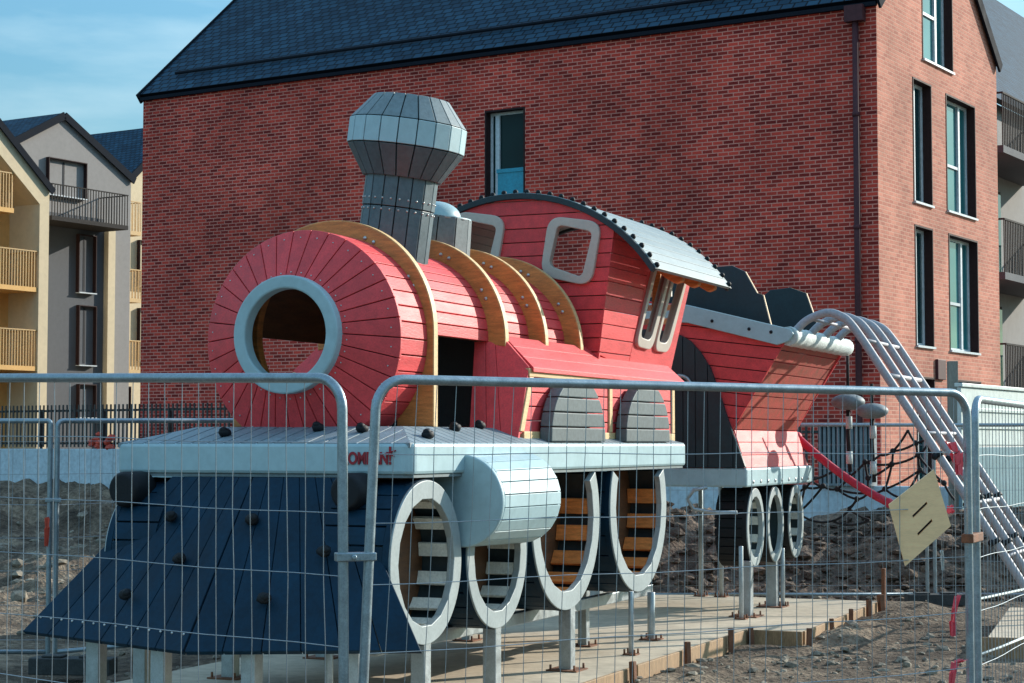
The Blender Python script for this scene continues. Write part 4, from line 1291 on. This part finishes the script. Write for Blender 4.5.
# wheels -----------------------------------------------------------------------
def wheel(par, u, cz, r, s, wood, rim_w, vo, vin, drum_m, slats=12, open_mid=False, zmax=1.512, sq=1.0, dep=.26):
    """ring on the side, boarded drum behind it, slats round the inside; cut off where it meets the footplate"""
    n = 72; th = .05
    if cz + r > zmax:
        as_ = math.asin((zmax - cz) / r); A0, A1 = math.pi - as_, 2 * math.pi + as_
    else: A0, A1 = 0.0, ASP
    full = A1 - A0 > 6.28
    nn = n if full else int(n * (A1 - A0) / ASP)
    def pt(rr, a, v): return L(u + sq * rr * math.cos(a), s * v, min(cz + rr * math.sin(a), zmax))
    ri = r - rim_w; nf = 18
    def rin(a):
        f = ASP / nf; b = (a % f) - f / 2
        return ri * math.cos(f / 2) / math.cos(b)
    an = [lerp(A0, A1, k / nn) for k in range(nn + (0 if full else 1))]
    m = MB()
    co = [pt(r, a, vo) for a in an]; ci = [pt(rin(a), a, vo) for a in an]
    (m.ring if full else m.strip)(co, ci, L(0, -s * th, 0))
    w = m.build('wheel', M['rim'], par, bevel=.005)
    def shell(m, r0, r1, v0, v1, k0, k1):
        b = [k0, (k0 + k1) / 2, k1]; q = []
        for v in (v0, v1):
            for rr in (r0, r1): q += [pt(rr, t, v) for t in b]
        # indices: v(2) x r(2) x b(3)
        I = lambda vi, ri_, bi: vi * 6 + ri_ * 3 + bi
        F_ = []
        for k in (0, 1):
            F_ += [(I(0, 0, k), I(0, 0, k + 1), I(1, 0, k + 1), I(1, 0, k)), (I(0, 1, k), I(1, 1, k), I(1, 1, k + 1), I(0, 1, k + 1)),
                   (I(0, 0, k), I(0, 1, k), I(0, 1, k + 1), I(0, 0, k + 1)), (I(1, 0, k), I(1, 0, k + 1), I(1, 1, k + 1), I(1, 1, k))]
        F_ += [(I(0, 0, 0), I(1, 0, 0), I(1, 1, 0), I(0, 1, 0)), (I(0, 0, 2), I(0, 1, 2), I(1, 1, 2), I(1, 0, 2))]
        m.add(q, F_)
    m = MB(); nb = max(10, int(26 * (A1 - A0) / ASP))
    for k in range(40): shell(m, r + .006, r + .001, vo - .012, vo - .056, lerp(A0, A1, k / 40), lerp(A0, A1, (k + 1) / 40))
    for k in range(nb):
        shell(m, r + .004, r - .03, vo - .057, vin, lerp(A0, A1, k / nb) + .006 / r, lerp(A0, A1, (k + 1) / nb) - .006 / r)
    m.build('drum', drum_m, w, bevel=.003)
    m = MB(); nb = 30
    for k in range(nb): shell(m, r - .031, r - .04, vo - .052, vin + .01, lerp(A0, A1, k / nb), lerp(A0, A1, (k + 1) / nb))
    m.build('lining', M['coal'], w)
    if not open_mid:
        m = MB(); m.prism([pt(r - .045, a, vo - dep) for a in an], L(0, -s * .025, 0))
        m.build('back_board', M['brown'] if wood else M['coal'], w)
        m = MB(); ns = slats
        for k in range(ns):
            a0, a1 = ASP * (k + .06) / ns, ASP * (k + (.54 if wood != 2 else .64)) / ns
            am = (a0 + a1) / 2
            if not full and math.sin(am) > (zmax - cz) / r - .04: continue
            shell(m, ri + .03, ri + .006, vo - .012, vo - dep + .004, a0, a1)
        m.build('slats', M['larch'] if wood == 2 else M['slat'], w, bevel=.003)
    return w
for s in (1, -1):
    for (u, cz, r, wd, rw) in ((.25, .972, .525, 1, .115), (1.385, .965, .515, 1, .115), (2.70, 1.165, .695, 2, .135), (4.35, 1.20, .71, 2, .135)):
        wheel(loco, u, cz, r, s, wd, rw, HW - .01 if s == 1 else HW - .12, .62, M['navy'], 14 if r < .6 else 17, dep=.27 if wd == 1 else .32)
# posts and beams
def post(par, u, v, z1, w=.1, base=True, rnd=False, z0=0.0):
    m = MB()
    if rnd: m.tube([L(u, v, z0), L(u, v, z1)], w / 2, 14)
    else: m.box((-w / 2, -w / 2, z0), (w / 2, w / 2, z1), lambda x, y, z: L(u + x, v + y, z))
    p = m.build('support_post', M['steel'], par, bevel=.006)
    m = MB(); b_ = w * 1.25
    m.box((-b_, -b_, 0.002), (b_, b_, .012), lambda x, y, z: L(u + x, v + y, z))
    for sx in (-1, 1):
        for sy in (-1, 1): m.tube([L(u + sx * b_ * .78, v + sy * b_ * .78, .008), L(u + sx * b_ * .78, v + sy * b_ * .78, .05)], .009, 6)
    m.build('base_plate', M['stake'], p)
for s in (1, -1):
    for u, zt_ in ((.27, .46), (1.40, .47), (2.82, .50)): post(loco, u, s * 1.06, zt_)
    post(loco, 4.0, s * 1.16, .52, .045, rnd=True); post(loco, 5.2, s * .92, .42, .07, rnd=True)
    post(loco, 4.5, s * .55, .9, .08)
    post(loco, -.42, s * .95, .56, .1); post(loco, -.60, s * .33, .52, .1); post(loco, -.15, s * .62, .56, .055, rnd=True)
    m = MB(); m.bar(L(.1, s * .80, .42), L(5.5, s * .80, .42), .07, .09); m.build('beam', M['steel'], loco, bevel=.006)
    for u in (.6, 2.0, 3.5, 5.2):
        m = MB(); m.bar(L(u, s * .56, .45), L(u, s * .56, 1.5), .07, .07, (1, 0, 0)); m.build('frame_leg', M['larch'], loco)
m = MB(); m.box((0, 0, 0), (1, 1, 1), lambda x, y, z: L(lerp(.35, 5.3, x), lerp(-.56, .56, y), lerp(.47, .52, z))); m.build('inner_floor', M['brown'], loco)
m = MB(); m.box((0, 0, 0), (1, 1, 1), lambda x, y, z: L(lerp(.42, 5.3, x), lerp(-.015, .015, y), lerp(.53, 1.5, z))); m.build('inner_wall', M['brown'], loco)

# ================================================================== TENDER
tend = empty('playground_tender', TO, TROT, 'red wooden play tender with flared sides behind the locomotive', 'playground train')
TU0, TU1 = 7.5, 10.1
m = MB(); m.box((0, 0, 0), (1, 1, 1), lambda x, y, z: L(lerp(TU0 - .02, TU1, x), lerp(-1.145, 1.145, y), lerp(1.30, 1.49, z)))
bm_ = m.build('beam', M['pale'], tend, bevel=.02)
for k in range(9):
    m = MB(); m.blob(L(lerp(7.7, 9.9, k / 8), 1.147, 1.35), .02, (1, .5, 1), 8, 5); m.build('bolt', M['bolt'], bm_)
Fw = lambda v, z: L(TU0 + .02, v, z)
low = [(-1.10, 1.49), (1.105, 1.49), (.985, 1.87), (-.985, 1.87)]
upp = [(-.985, 1.87), (.985, 1.87), (1.52, 2.72), (1.55, 2.88), (.3, 3.17), (-.4, 3.24), (-1.35, 3.05), (-1.40, 2.72)]
m = MB(); boards(m, [low, upp], Fw, (.035, 0, 0), .125, .009, R(-7)); m.build('front_wall', M['red'], tend, bevel=.003)
m = MB()
for p in (low, upp): m.prism([L(TU0 + .057, v * .985, z) for v, z in p], (.015, 0, 0))
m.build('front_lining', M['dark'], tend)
m = MB(); q = [(-.3, 3.19), (.533, 3.138), (1.60, 2.868), (1.63, 2.82), (1.58, 2.745), (1.46, 2.712), (.533, 2.955), (-.3, 3.02)]
m.prism([L(TU0 - .03, v, z) for v, z in q], (.048, 0, 0)); tb = m.build('top_board', M['pale'], tend, bevel=.008)
for px_, py_ in ((712, 321), (749, 329), (771, 332)):
    t_ = T(px_, py_, u=TU0 - .03); m = MB(); m.blob(L(TU0 - .032, t_[1], t_[2]), .018, (.6, 1, 1), 8, 5); m.build('bolt', M['black'], tb)
dk = [T(*p, u=TU0 - .03) for p in ((745.5, 467), (735, 440), (726, 415), (718, 390), (710, 368), (700, 352), (690, 341), (680, 335))]
rt_ = [(a[1], a[2]) for a in dk]
poly = [(-1.12, 1.495)] + [(rt_[0][0], 1.495)] + rt_[1:] + [(.2, 2.9), (-.2, 2.9)] + [(-v, z) for v, z in rt_[1:][::-1]]
m = MB(); boards(m, [poly], lambda v, z: L(TU0 - .028, v, z), (.045, 0, 0), .13, .008, math.pi / 2); m.build('end_panel', M['coal'], tend, bevel=.003)
m = MB()
hd = [L(TU0 - .05, .45 + .12 * math.cos(a), 2.32 + .1 * math.sin(a)) for a in [lerp(-.5, 3.6, k / 10) for k in range(11)]]
m.tube(hd, .02, 8); m.build('grab_handle', M['steel'], tend)
for s in (1, -1):
    vt = 1.53 if s == 1 else 1.40
    m = MB(); boards(m, [rect(TU0 + .06, 10.02, 0, 1)], lambda u, t: L(u, s * lerp(1.115, .995, t), lerp(1.49, 1.87, t)), L(0, -s * .035, 0), .34, .01); m.build('lower_side', M['red'], tend, bevel=.003)
    m = MB(); boards(m, [rect(TU0 + .06, 9.96, 0, 1)], lambda u, t: L(u, s * lerp(.995, vt, t), lerp(1.875, 2.78, t)), L(0, -s * .035, 0), .125, .01); m.build('upper_side', M['worn_red'], tend, bevel=.003)
    m = MB(); n = 40
    m.tube([L(lerp(7.53, 10.0, k / n), s * (vt + .03 + .003 * math.sin(k * 1.7)), 2.80 + .004 * math.sin(k * 1.3)) for k in range(n + 1)], [.095 + .003 * math.sin(k * 2.9) for k in range(n + 1)], 14)
    m.build('edge_padding', M['foam'], tend)
m = MB(); boards(m, [low, [(-.985, 1.87), (.985, 1.87), (1.52, 2.72), (-1.40, 2.72)]], lambda v, z: L(9.97, v, z), (.035, 0, 0), .125, .009); m.build('rear_wall', M['red'], tend)
m = MB(); m.box((0, 0, 0), (1, 1, 1), lambda x, y, z: L(lerp(7.6, 9.95, x), lerp(-.97, .97, y), lerp(1.8, 1.84, z))); m.build('floor', M['brown'], tend)
# coal silhouettes
c1 = [T(*p, u=8.0)[1:] for p in ((700, 280), (715, 267), (732, 265.5), (745, 271.5), (757, 293), (763, 295), (771, 326))]
c1 = [(-.9, 2.8), (-.9, 3.05), (-.6, 3.25), (-.2, 3.3), (.15, 3.42)] + [tuple(p) for p in c1] + [(1.2, 2.8)]
c2 = [T(*p, u=9.5)[1:] for p in ((762, 297), (770, 290), (790, 287.5), (806, 293), (817, 324))]
c2 = [(-.8, 2.7), (-.7, 3.2), (.3, 3.3)] + [tuple(p) for p in c2] + [(1.36, 2.75)]
for u, q in ((8.0, c1), (9.5, c2)):
    m = MB(); m.prism([L(u, v, z) for v, z in q], (.05, 0, 0)); cm = m.build('coal_board', M['coal'], tend, bevel=.006)
    m = MB(); q2 = [p for p in q if p[0] > .9]  # right side only: the sunlit board edge painted as a pale strip
    m.strip([L(u + .012, v + .004, z) for v, z in q2], [L(u + .012, v - .01, z) for v, z in q2], (.026, 0, 0)); m.build('lit_edge_strip', M['larch_pale'], cm)
for s in (1, -1):
    for i, u in enumerate((7.88, 8.64, 9.48)):
        wheel(tend, u, .888, .395, s, 0, .085, 1.12, .78, M['black'], 11, i == 1, 1.29, .80)
    post(tend, 7.72, s * 1.06, .56, .115); post(tend, 8.92, s * 1.0, .58, .115)
    post(tend, 7.4, s * 1.1, .72, .045, rnd=True); post(tend, 9.0, s * 1.09, .62, .045, rnd=True)
    post(tend, 9.95, s * .12, 1.3, .055, rnd=True)
m = MB()
cc = T(702, 495, u=7.4)
m.tube([L(7.42, .75, 1.30), L(7.38, .62, 1.27), L(7.36, .56, 1.18), L(7.38, .62, 1.08), L(7.42, .8, 1.05), L(7.45, 1.05, 1.05)], .02, 8)
m.build('grab_loop', M['steel'], tend)

# ================================================================== CLIMBING ARCH, NET, PODS
arch = empty('climbing_arch', TO, TROT, 'grey arched tube ladder curving from the tender side down to the ground', 'climbing frame')
prof = [(1.50, 2.76), (1.60, 2.86), (1.72, 2.965), (1.90, 3.03), (2.05, 3.00), (2.19, 2.875), (2.5, 2.405), (3.02, 1.595), (3.78, .405), (4.05, -.02)]
def smooth_path(p, n=6):
    out = []
    for i in range(len(p) - 1):
        p0, p1, p2, p3 = [Vector(p[max(0, min(len(p) - 1, i + k))]) for k in (-1, 0, 1, 2)]
        for k in range(n):
            t = k / n
            out.append(.5 * ((2 * p1) + (p2 - p0) * t + (2 * p0 - 5 * p1 + 4 * p2 - p3) * t * t + (3 * p1 - p0 - 3 * p2 + p3) * t ** 3))
    out.append(Vector(p[-1])); return out
sp = smooth_path(prof, 6)
AU = (7.68, 8.28, 8.86, 9.42)
for u in AU:
    m = MB(); m.tube([L(u, v, z) for v, z in sp], .041, 12); m.build('rail', M['tube'], arch)
for (v, z), r_ in (((2.5, 2.405), .026), ((1.78, 2.97), .018), ((2.02, 2.97), .018), ((2.27, 2.76), .02), ((2.86, 1.84), .018), ((3.3, 1.16), .02), ((3.62, .66), .018)):
    m = MB(); m.tube([L(AU[0], v, z), L(AU[-1], v, z)], r_, 8); m.build('rung', M['tube'], arch)
for u in AU:
    for t_ in (.40, .62, .82):
        a_, b_ = Vector((2.5, 2.405)), Vector((3.78, .405))
        p_ = a_.lerp(b_, t_ + random.uniform(-.02, .02)); d = (b_ - a_).normalized()
        m = MB()
        m.tube([L(u, p_.x - d.x * .022, p_.y - d.y * .022), L(u, p_.x + d.x * .022, p_.y + d.y * .022)], .059, 12)
        m.blob(L(u - .05, p_.x - .03, p_.y - .01), .035, (1, 1, 1), 8, 5)
        m.build('rope_clamp', M['black'], arch)
# rope net strung from tender to arch
net = empty('rope_net', (0, 0, 0), None, 'black rope climbing net hanging between the tender and the arched ladder', 'rope net')
nodes = dict(a=(805, 487), b=(823, 486), c=(837, 489), d=(848, 477), e=(865, 462), f=(892, 464), g=(918, 455), h=(930, 441), i=(916, 443), j=(857, 499), k=(868, 493), l=(885, 489), n=(798, 513), o=(832, 521), p=(870, 520), q=(944, 483), r=(903, 498), s=(838, 468), t=(880, 455), u=(893, 451), w=(955, 500), x=(868, 478), y=(848, 508), z=(935, 432), A=(811, 480), B=(795, 492), C=(920, 470), D=(908, 430))
def ndp(k):
    x, y = nodes[k]; return W(x, y, lerp(21.4, 20.3, (x - 795) / 160))
net.location = ndp('l')
def rope(m, k1, k2, sag=.03, r=.0135):
    a, b = ndp(k1) - net.location, ndp(k2) - net.location
    n_ = 6
    m.tube([a.lerp(b, t / n_) - Vector((0, 0, sag * 4 * (t / n_) * (1 - t / n_))) for t in range(n_ + 1)], r, 6)
m = MB()
for e_ in ('Ba ab bc cj jy yp an no op As sd de et tu ui iz bA As cd ds de ex xk kj kl lr rC lf fg gh gi gq qw bn ck jo fe fu Cl Cq gC iD uD hz xf aA'.split()):
    rope(m, e_[0], e_[1], .02 if e_ not in ('no', 'op', 'jo') else .05)
m.build('ropes', M['rope'], net)
m = MB()
for k in 'abcdefghijklCqgux': m.blob(ndp(k) - net.location, .033, (1, 1, 1), 8, 6)
m.build('knots', M['rope'], net)
m = MB(); A_, B_ = W(797, 437, 21.3), W(889, 503, 20.6)
m.tube([A_.lerp(B_, k / 8) - Vector((0, 0, .06 * 4 * (k / 8) * (1 - k / 8))) for k in range(9)], .045, 10)
m.blob(A_, .06); m.blob(B_, .055)
tag(m.build('slide_rope', M['red_rope']), 'thick red rope slanting down from the tender through the black net', 'rope')
for (px_, py_, yy, lab, rx) in ((848, 402, 21.0, 'rounded grey stepping pod hanging from the arch, the left and upper one', .19), (872, 411, 20.6, 'rounded grey stepping pod hanging from the arch, the right and lower one', .18)):
    c = W(px_, py_, yy)
    pod = empty('stepping_pod', c, None, lab, 'pod', 'stepping pods on poles')
    m = MB(); m.blob((0, 0, 0), rx, (1, 1, .48), 20, 12); m.build('pad', M['pod'], pod)
    m = MB(); m.tube([(0, 0, .05), (0, 0, .62 if px_ < 850 else .3)], .018, 8); m.tube([(0, 0, -.05), (0, .02, -.35), (.02, .02, -.78)], .024, 8); m.build('hanger', M['rope'], pod)
    for z in (-.16, -.55):
        m = MB(); m.tube([(0.01, .01, z), (.01, .01, z - .14)], .036, 8); m.build('sleeve', M['foam'], pod)

# ================================================================== SITE FENCES
def panel(label, bl_, br_, tl_, tr_, nv, hz, kind='front', gname='temporary mesh fence panels', r=.021, wr_=.0022, wob=.005, bottom=True, cr=.125):
    bl_, br_, tl_, tr_ = map(Vector, (bl_, br_, tl_, tr_))
    c = (bl_ + br_) / 2
    rt = empty('site_fence', (c.x, c.y, min(bl_.z, br_.z) - .1), None, label, 'fence', gname)
    O_ = rt.location
    def Q(s, t): return bl_.lerp(br_, s).lerp(tl_.lerp(tr_, s), t) - O_
    W_, H_ = (br_ - bl_).length, (tl_ - bl_).length
    path = [Q(0, -.05)] + [Q(0, .25 * k) for k in range(0, 4)] 
    def corner(cs, ct, a0, a1):
        return [Q((cs + cr * math.cos(lerp(a0, a1, k / 7))) / W_, (ct + cr * math.sin(lerp(a0, a1, k / 7))) / H_) for k in range(8)]
    path += corner(cr, H_ - cr, math.pi, math.pi / 2)
    path += corner(W_ - cr, H_ - cr, math.pi / 2, 0)
    path += [Q(1, .75 - .25 * k) for k in range(4)] + [Q(1, -.05)]
    m = MB(); m.tube(path, r, 12)
    if bottom: m.tube([Q(0.004, .0), Q(.996, .0)], r * .9, 10)
    m.build('frame', M['fence_steel'], rt)
    m = MB(); rnd_ = random.Random(hash(label) % 9999 if False else len(label))
    fine = 7
    for i in range(1, nv):
        s = i / nv
        ph, am = rnd_.uniform(0, 6), rnd_.uniform(.3, 1) * wob
        top_t = 1.0
        ds = min(s, 1 - s) * W_
        if ds < cr: top_t = 1 - (cr - math.sqrt(max(0, cr * cr - (cr - ds) ** 2))) / H_
        m.tube([Q(s + (am * math.sin(ph + k * 1.9) + rnd_.uniform(-.3, .3) * wob) / W_, top_t * k / fine) for k in range(fine + 1)], wr_, 4, caps=False)
    for h in hz:
        ph = rnd_.uniform(0, 6)
        m.tube([Q(k / 14, (h + wob * .8 * math.sin(ph + k * 1.3)) / H_) for k in range(15)], wr_ * 1.25, 4, caps=False)
    m.build('wire_mesh', M['wire'], rt)
    return rt
HZ = [.05, .28, .55, .83, 1.11, 1.36, 1.64]
# near left panel: right post at 343 px
eL = Vector((-.69, 7.63, 0)); dL = Vector((-.839, .544, 0))
lL = eL + dL * 3.5
panel('nearest mesh fence panel in front of the plow, filling the lower left', lL + Vector((0, 0, .16)), eL + Vector((.02, 0, .07)), lL + Vector((0, 0, 2.065)), eL + Vector((0.0, 0, 1.998)), 36, HZ)
eR = Vector((-.60, 7.66, 0)); dR = Vector((.834, .551, 0)); fR_ = eR + dR * 3.5
panel('mesh fence panel in front of the wheels, carrying the plywood plate', eR + Vector((-.03, 0, .05)), fR_ + Vector((.0, 0, .05)), eR + Vector((.05, 0, 1.995)), fR_ + Vector((0, 0, 1.99)), 36, HZ)
g0 = Vector((2.405, 9.78, 0)); dG = Vector((.42, .907, 0)); g1 = g0 + dG * 3.5
panel('mesh fence panel running off the right edge, seen at a steep angle', g0 + Vector((0, 0, .03)), g1 + Vector((0, 0, .0)), g0 + Vector((0, 0, 1.965)), g1 + Vector((0, 0, 1.95)), 36, HZ)
# back left pair
hb = [.1, .38, .66, .93, 1.2, 1.45, 1.72]
b0 = Vector((-3.80, 15.5, 0)); bL = b0 + Vector((-3.5, .05, 0)); bR0 = Vector((-3.745, 15.51, 0)); bR1 = bR0 + Vector((2.63, 2.3, 0))
panel('mesh fence panel at the far left behind the plow, running off the left edge', bL + Vector((0, 0, .03)), b0 + Vector((0, 0, .03)), bL + Vector((0, 0, 1.92)), b0 + Vector((0, 0, 1.92)), 34, hb, wob=.003, cr=.03)
panel('mesh fence panel behind the locomotive front, right of the left fence post', bR0 + Vector((0, 0, .03)), bR1 + Vector((0, 0, .06)), bR0 + Vector((0, 0, 1.92)), bR1 + Vector((0, 0, 1.955)), 34, hb, wob=.003, cr=.05)
# back right pair in front of the heap
c0 = Vector((1.3, 21.75, 0)); c1_ = c0 + Vector((3.49, .05, 0)); c2_ = c1_ + Vector((.09, 0, 0)); c3_ = c2_ + Vector((3.49, -.1, 0))
panel('mesh fence panel in front of the dark heap, behind the tender', c0 + Vector((0, 0, .0)), c1_ + Vector((0, 0, .0)), c0 + Vector((0, 0, 1.95)), c1_ + Vector((0, 0, 1.95)), 34, hb, wob=.003)
panel('mesh fence panel in front of the dark heap, behind the right fence post', c2_ + Vector((0, 0, .0)), c3_ + Vector((0, 0, .0)), c2_ + Vector((0, 0, 1.95)), c3_ + Vector((0, 0, 1.95)), 34, hb, wob=.003)
# couplers
def clamp(a, b, label, mt='fence_steel', w=.034):
    m = MB(); a, b = Vector(a), Vector(b); c = (a + b) / 2
    d = (b - a).normalized()
    m.bar(a - d * .035 - c, b + d * .035 - c, .062, w); m.tube([Vector((0, -.05, 0)), Vector((0, .05, 0))], .011, 8)
    return tag(m.build('fence_clamp', M[mt], bevel=.006, loc=c), label, 'clamp', 'clamps joining fence panels')
zc_ = 1.73 - 112 * 7.64 / 1880
clamp(eL + Vector((.012, 0, zc_)), eR + Vector((.01, 0, zc_)), 'steel clamp joining the two nearest fence posts')
clamp(fR_ + Vector((0, 0, 1.252)), g0 + Vector((0, 0, 1.252)), 'rusty orange clamp on the right fence post', 'stake', .045)
clamp(b0 + Vector((0, 0, 1.27)), bR0 + Vector((0, 0, 1.27)), 'steel clamp on the far left fence post')
def foot(p, ang, label, l=.66, w=.2, h=.13):
    m = MB()
    q = [(-l / 2, -w / 2), (l / 2, -w / 2), (l / 2, w / 2), (-l / 2, w / 2)]
    m.prism([(x, y, 0) for x, y in q], (0, 0, h)); m.box((-l * .36, -.07, h + .001), (-l * .1, .07, h + .02)); m.box((l * .1, -.07, h + .001), (l * .36, .07, h + .02))
    o = m.build('ballast_block', M['rubber'], bevel=.015, loc=p); o.rotation_euler.z = ang
    return tag(o, label, 'ballast block', 'rubber blocks under the fence posts')
foot((-3.44, 14.85, -.07), -.12, 'black rubber fence foot lying at the bottom left behind the plow')
foot((4.83, 21.6, -.11), .05, 'rubber fence foot in front of the dark heap behind the slab')
# plywood plate with two slots hung on the right panel
pl = [W(x, y, 9.35) for x, y in ((889, 504.5), (934, 469.5), (951, 526), (905.5, 566))]
cc = sum(pl, Vector()) / 4
nrm = (pl[1] - pl[0]).cross(pl[3] - pl[0]).normalized()
if nrm.y < 0: nrm = -nrm
m = MB(); ex = (pl[1] - pl[0]); ey = (pl[3] - pl[0])
def pq(x, y): return pl[0] + ex * x + (pl[3].lerp(pl[2], x) - pl[0].lerp(pl[1], x)) * y - cc
pcs = [rect(0, 1, 0, 1)]
slots = [[(.37, .40), (.70, .37), (.70, .415), (.37, .445)], [(.37, .70), (.70, .67), (.70, .715), (.37, .745)]]
for h in slots: pcs = cut_hole(pcs, h)
for pc in pcs: m.prism([pq(*k) for k in pc], nrm * .018)
plo = m.build('plywood_plate', M['ply'], loc=cc)
tag(plo, 'square plywood plate with two slots hanging crooked on the right fence panel', 'plate')
m = MB()
for h in slots:
    m.prism([pq(*k) + nrm * .0185 for k in [(h[0][0] - .03, h[0][1] - .03), (h[1][0] + .03, h[1][1] - .03), (h[2][0] + .03, h[2][1] + .03), (h[3][0] - .03, h[3][1] + .03)]], nrm * .006)
m.build('slot_backing', M['dark'], plo)
# tapes and strings
def tape(pts, w, mt, label, name='barrier_tape', cat='tape', grp='tape ends tied to the fences'):
    c = Vector(pts[0]); m = MB()
    rnd_ = random.Random(len(label))
    P_ = [Vector(p) - c for p in pts]
    for i in range(len(P_) - 1):
        for k in range(5):
            a, b = P_[i], P_[i + 1]
            o_ = Vector((rnd_.uniform(-1, 1), rnd_.uniform(-1, 1), rnd_.uniform(-.4, .4))) * w * .5
            x = Vector((w * rnd_.uniform(.15, .5), w * rnd_.uniform(-.4, .4), w * rnd_.uniform(-.3, .3)))
            m.prism([a + o_ - x, a + o_ + x, b + o_ * .6 + x * .8, b + o_ * .6 - x * .8], (0, .0025, .001))
    return tag(m.build(name, M[mt], loc=c), label, cat, grp)
Yp = 9.55
tape([W(953, 444, Yp), W(956, 452, Yp), W(958, 463, Yp), W(959, 474, Yp)], .045, 'pink', 'bundle of bright pink red tape knotted high on the right fence post')
tape([W(951, 506, Yp), W(949, 513, Yp), W(953, 510, Yp)], .022, 'pink', 'small scrap of pink tape beside the plywood plate')
tape([W(941, 551, Yp), W(942.5, 556, Yp), W(943, 570, Yp)], .014, 'foam', 'white tape end dangling left of the right fence post')
tape([W(958, 596, Yp), W(955, 608, Yp), W(953, 622, Yp), W(953, 636, Yp)], .022, 'pink', 'pink and white tape hanging midway down the right fence post')
tape([W(963, 661, Yp), W(956, 663, Yp), W(953, 672, Yp), W(951, 690, Yp)], .028, 'pink', 'pink tape wrapped low round the right fence post')
tape([W(46.5, 518, 15.4), W(46.5, 528, 15.4), W(46, 546, 15.4)], .03, 'orange', 'orange red tape hanging by the far left fence post')
m = MB(); s0 = W(967, 602, 9.9); s1 = W(1030, 588, 11.4)
m.tube([s0 - s0, W(976, 602, 10.0) - s0, W(979, 599, 10.1) - s0, s1 - s0], .007, 6)
tag(m.build('white_string', M['foam'], loc=s0), 'white string tied to the right fence post, the upper one', 'string', 'strings on the right fence')
m = MB(); s0 = W(968, 659, 9.9); s1 = W(1030, 635, 11.0)
m.tube([Vector(), (s1 - s0) * .5 - Vector((0, 0, .004)), s1 - s0], .007, 6)
tag(m.build('white_string', M['foam'], loc=s0), 'white string slanting up from the right fence post, the lower one', 'string', 'strings on the right fence')
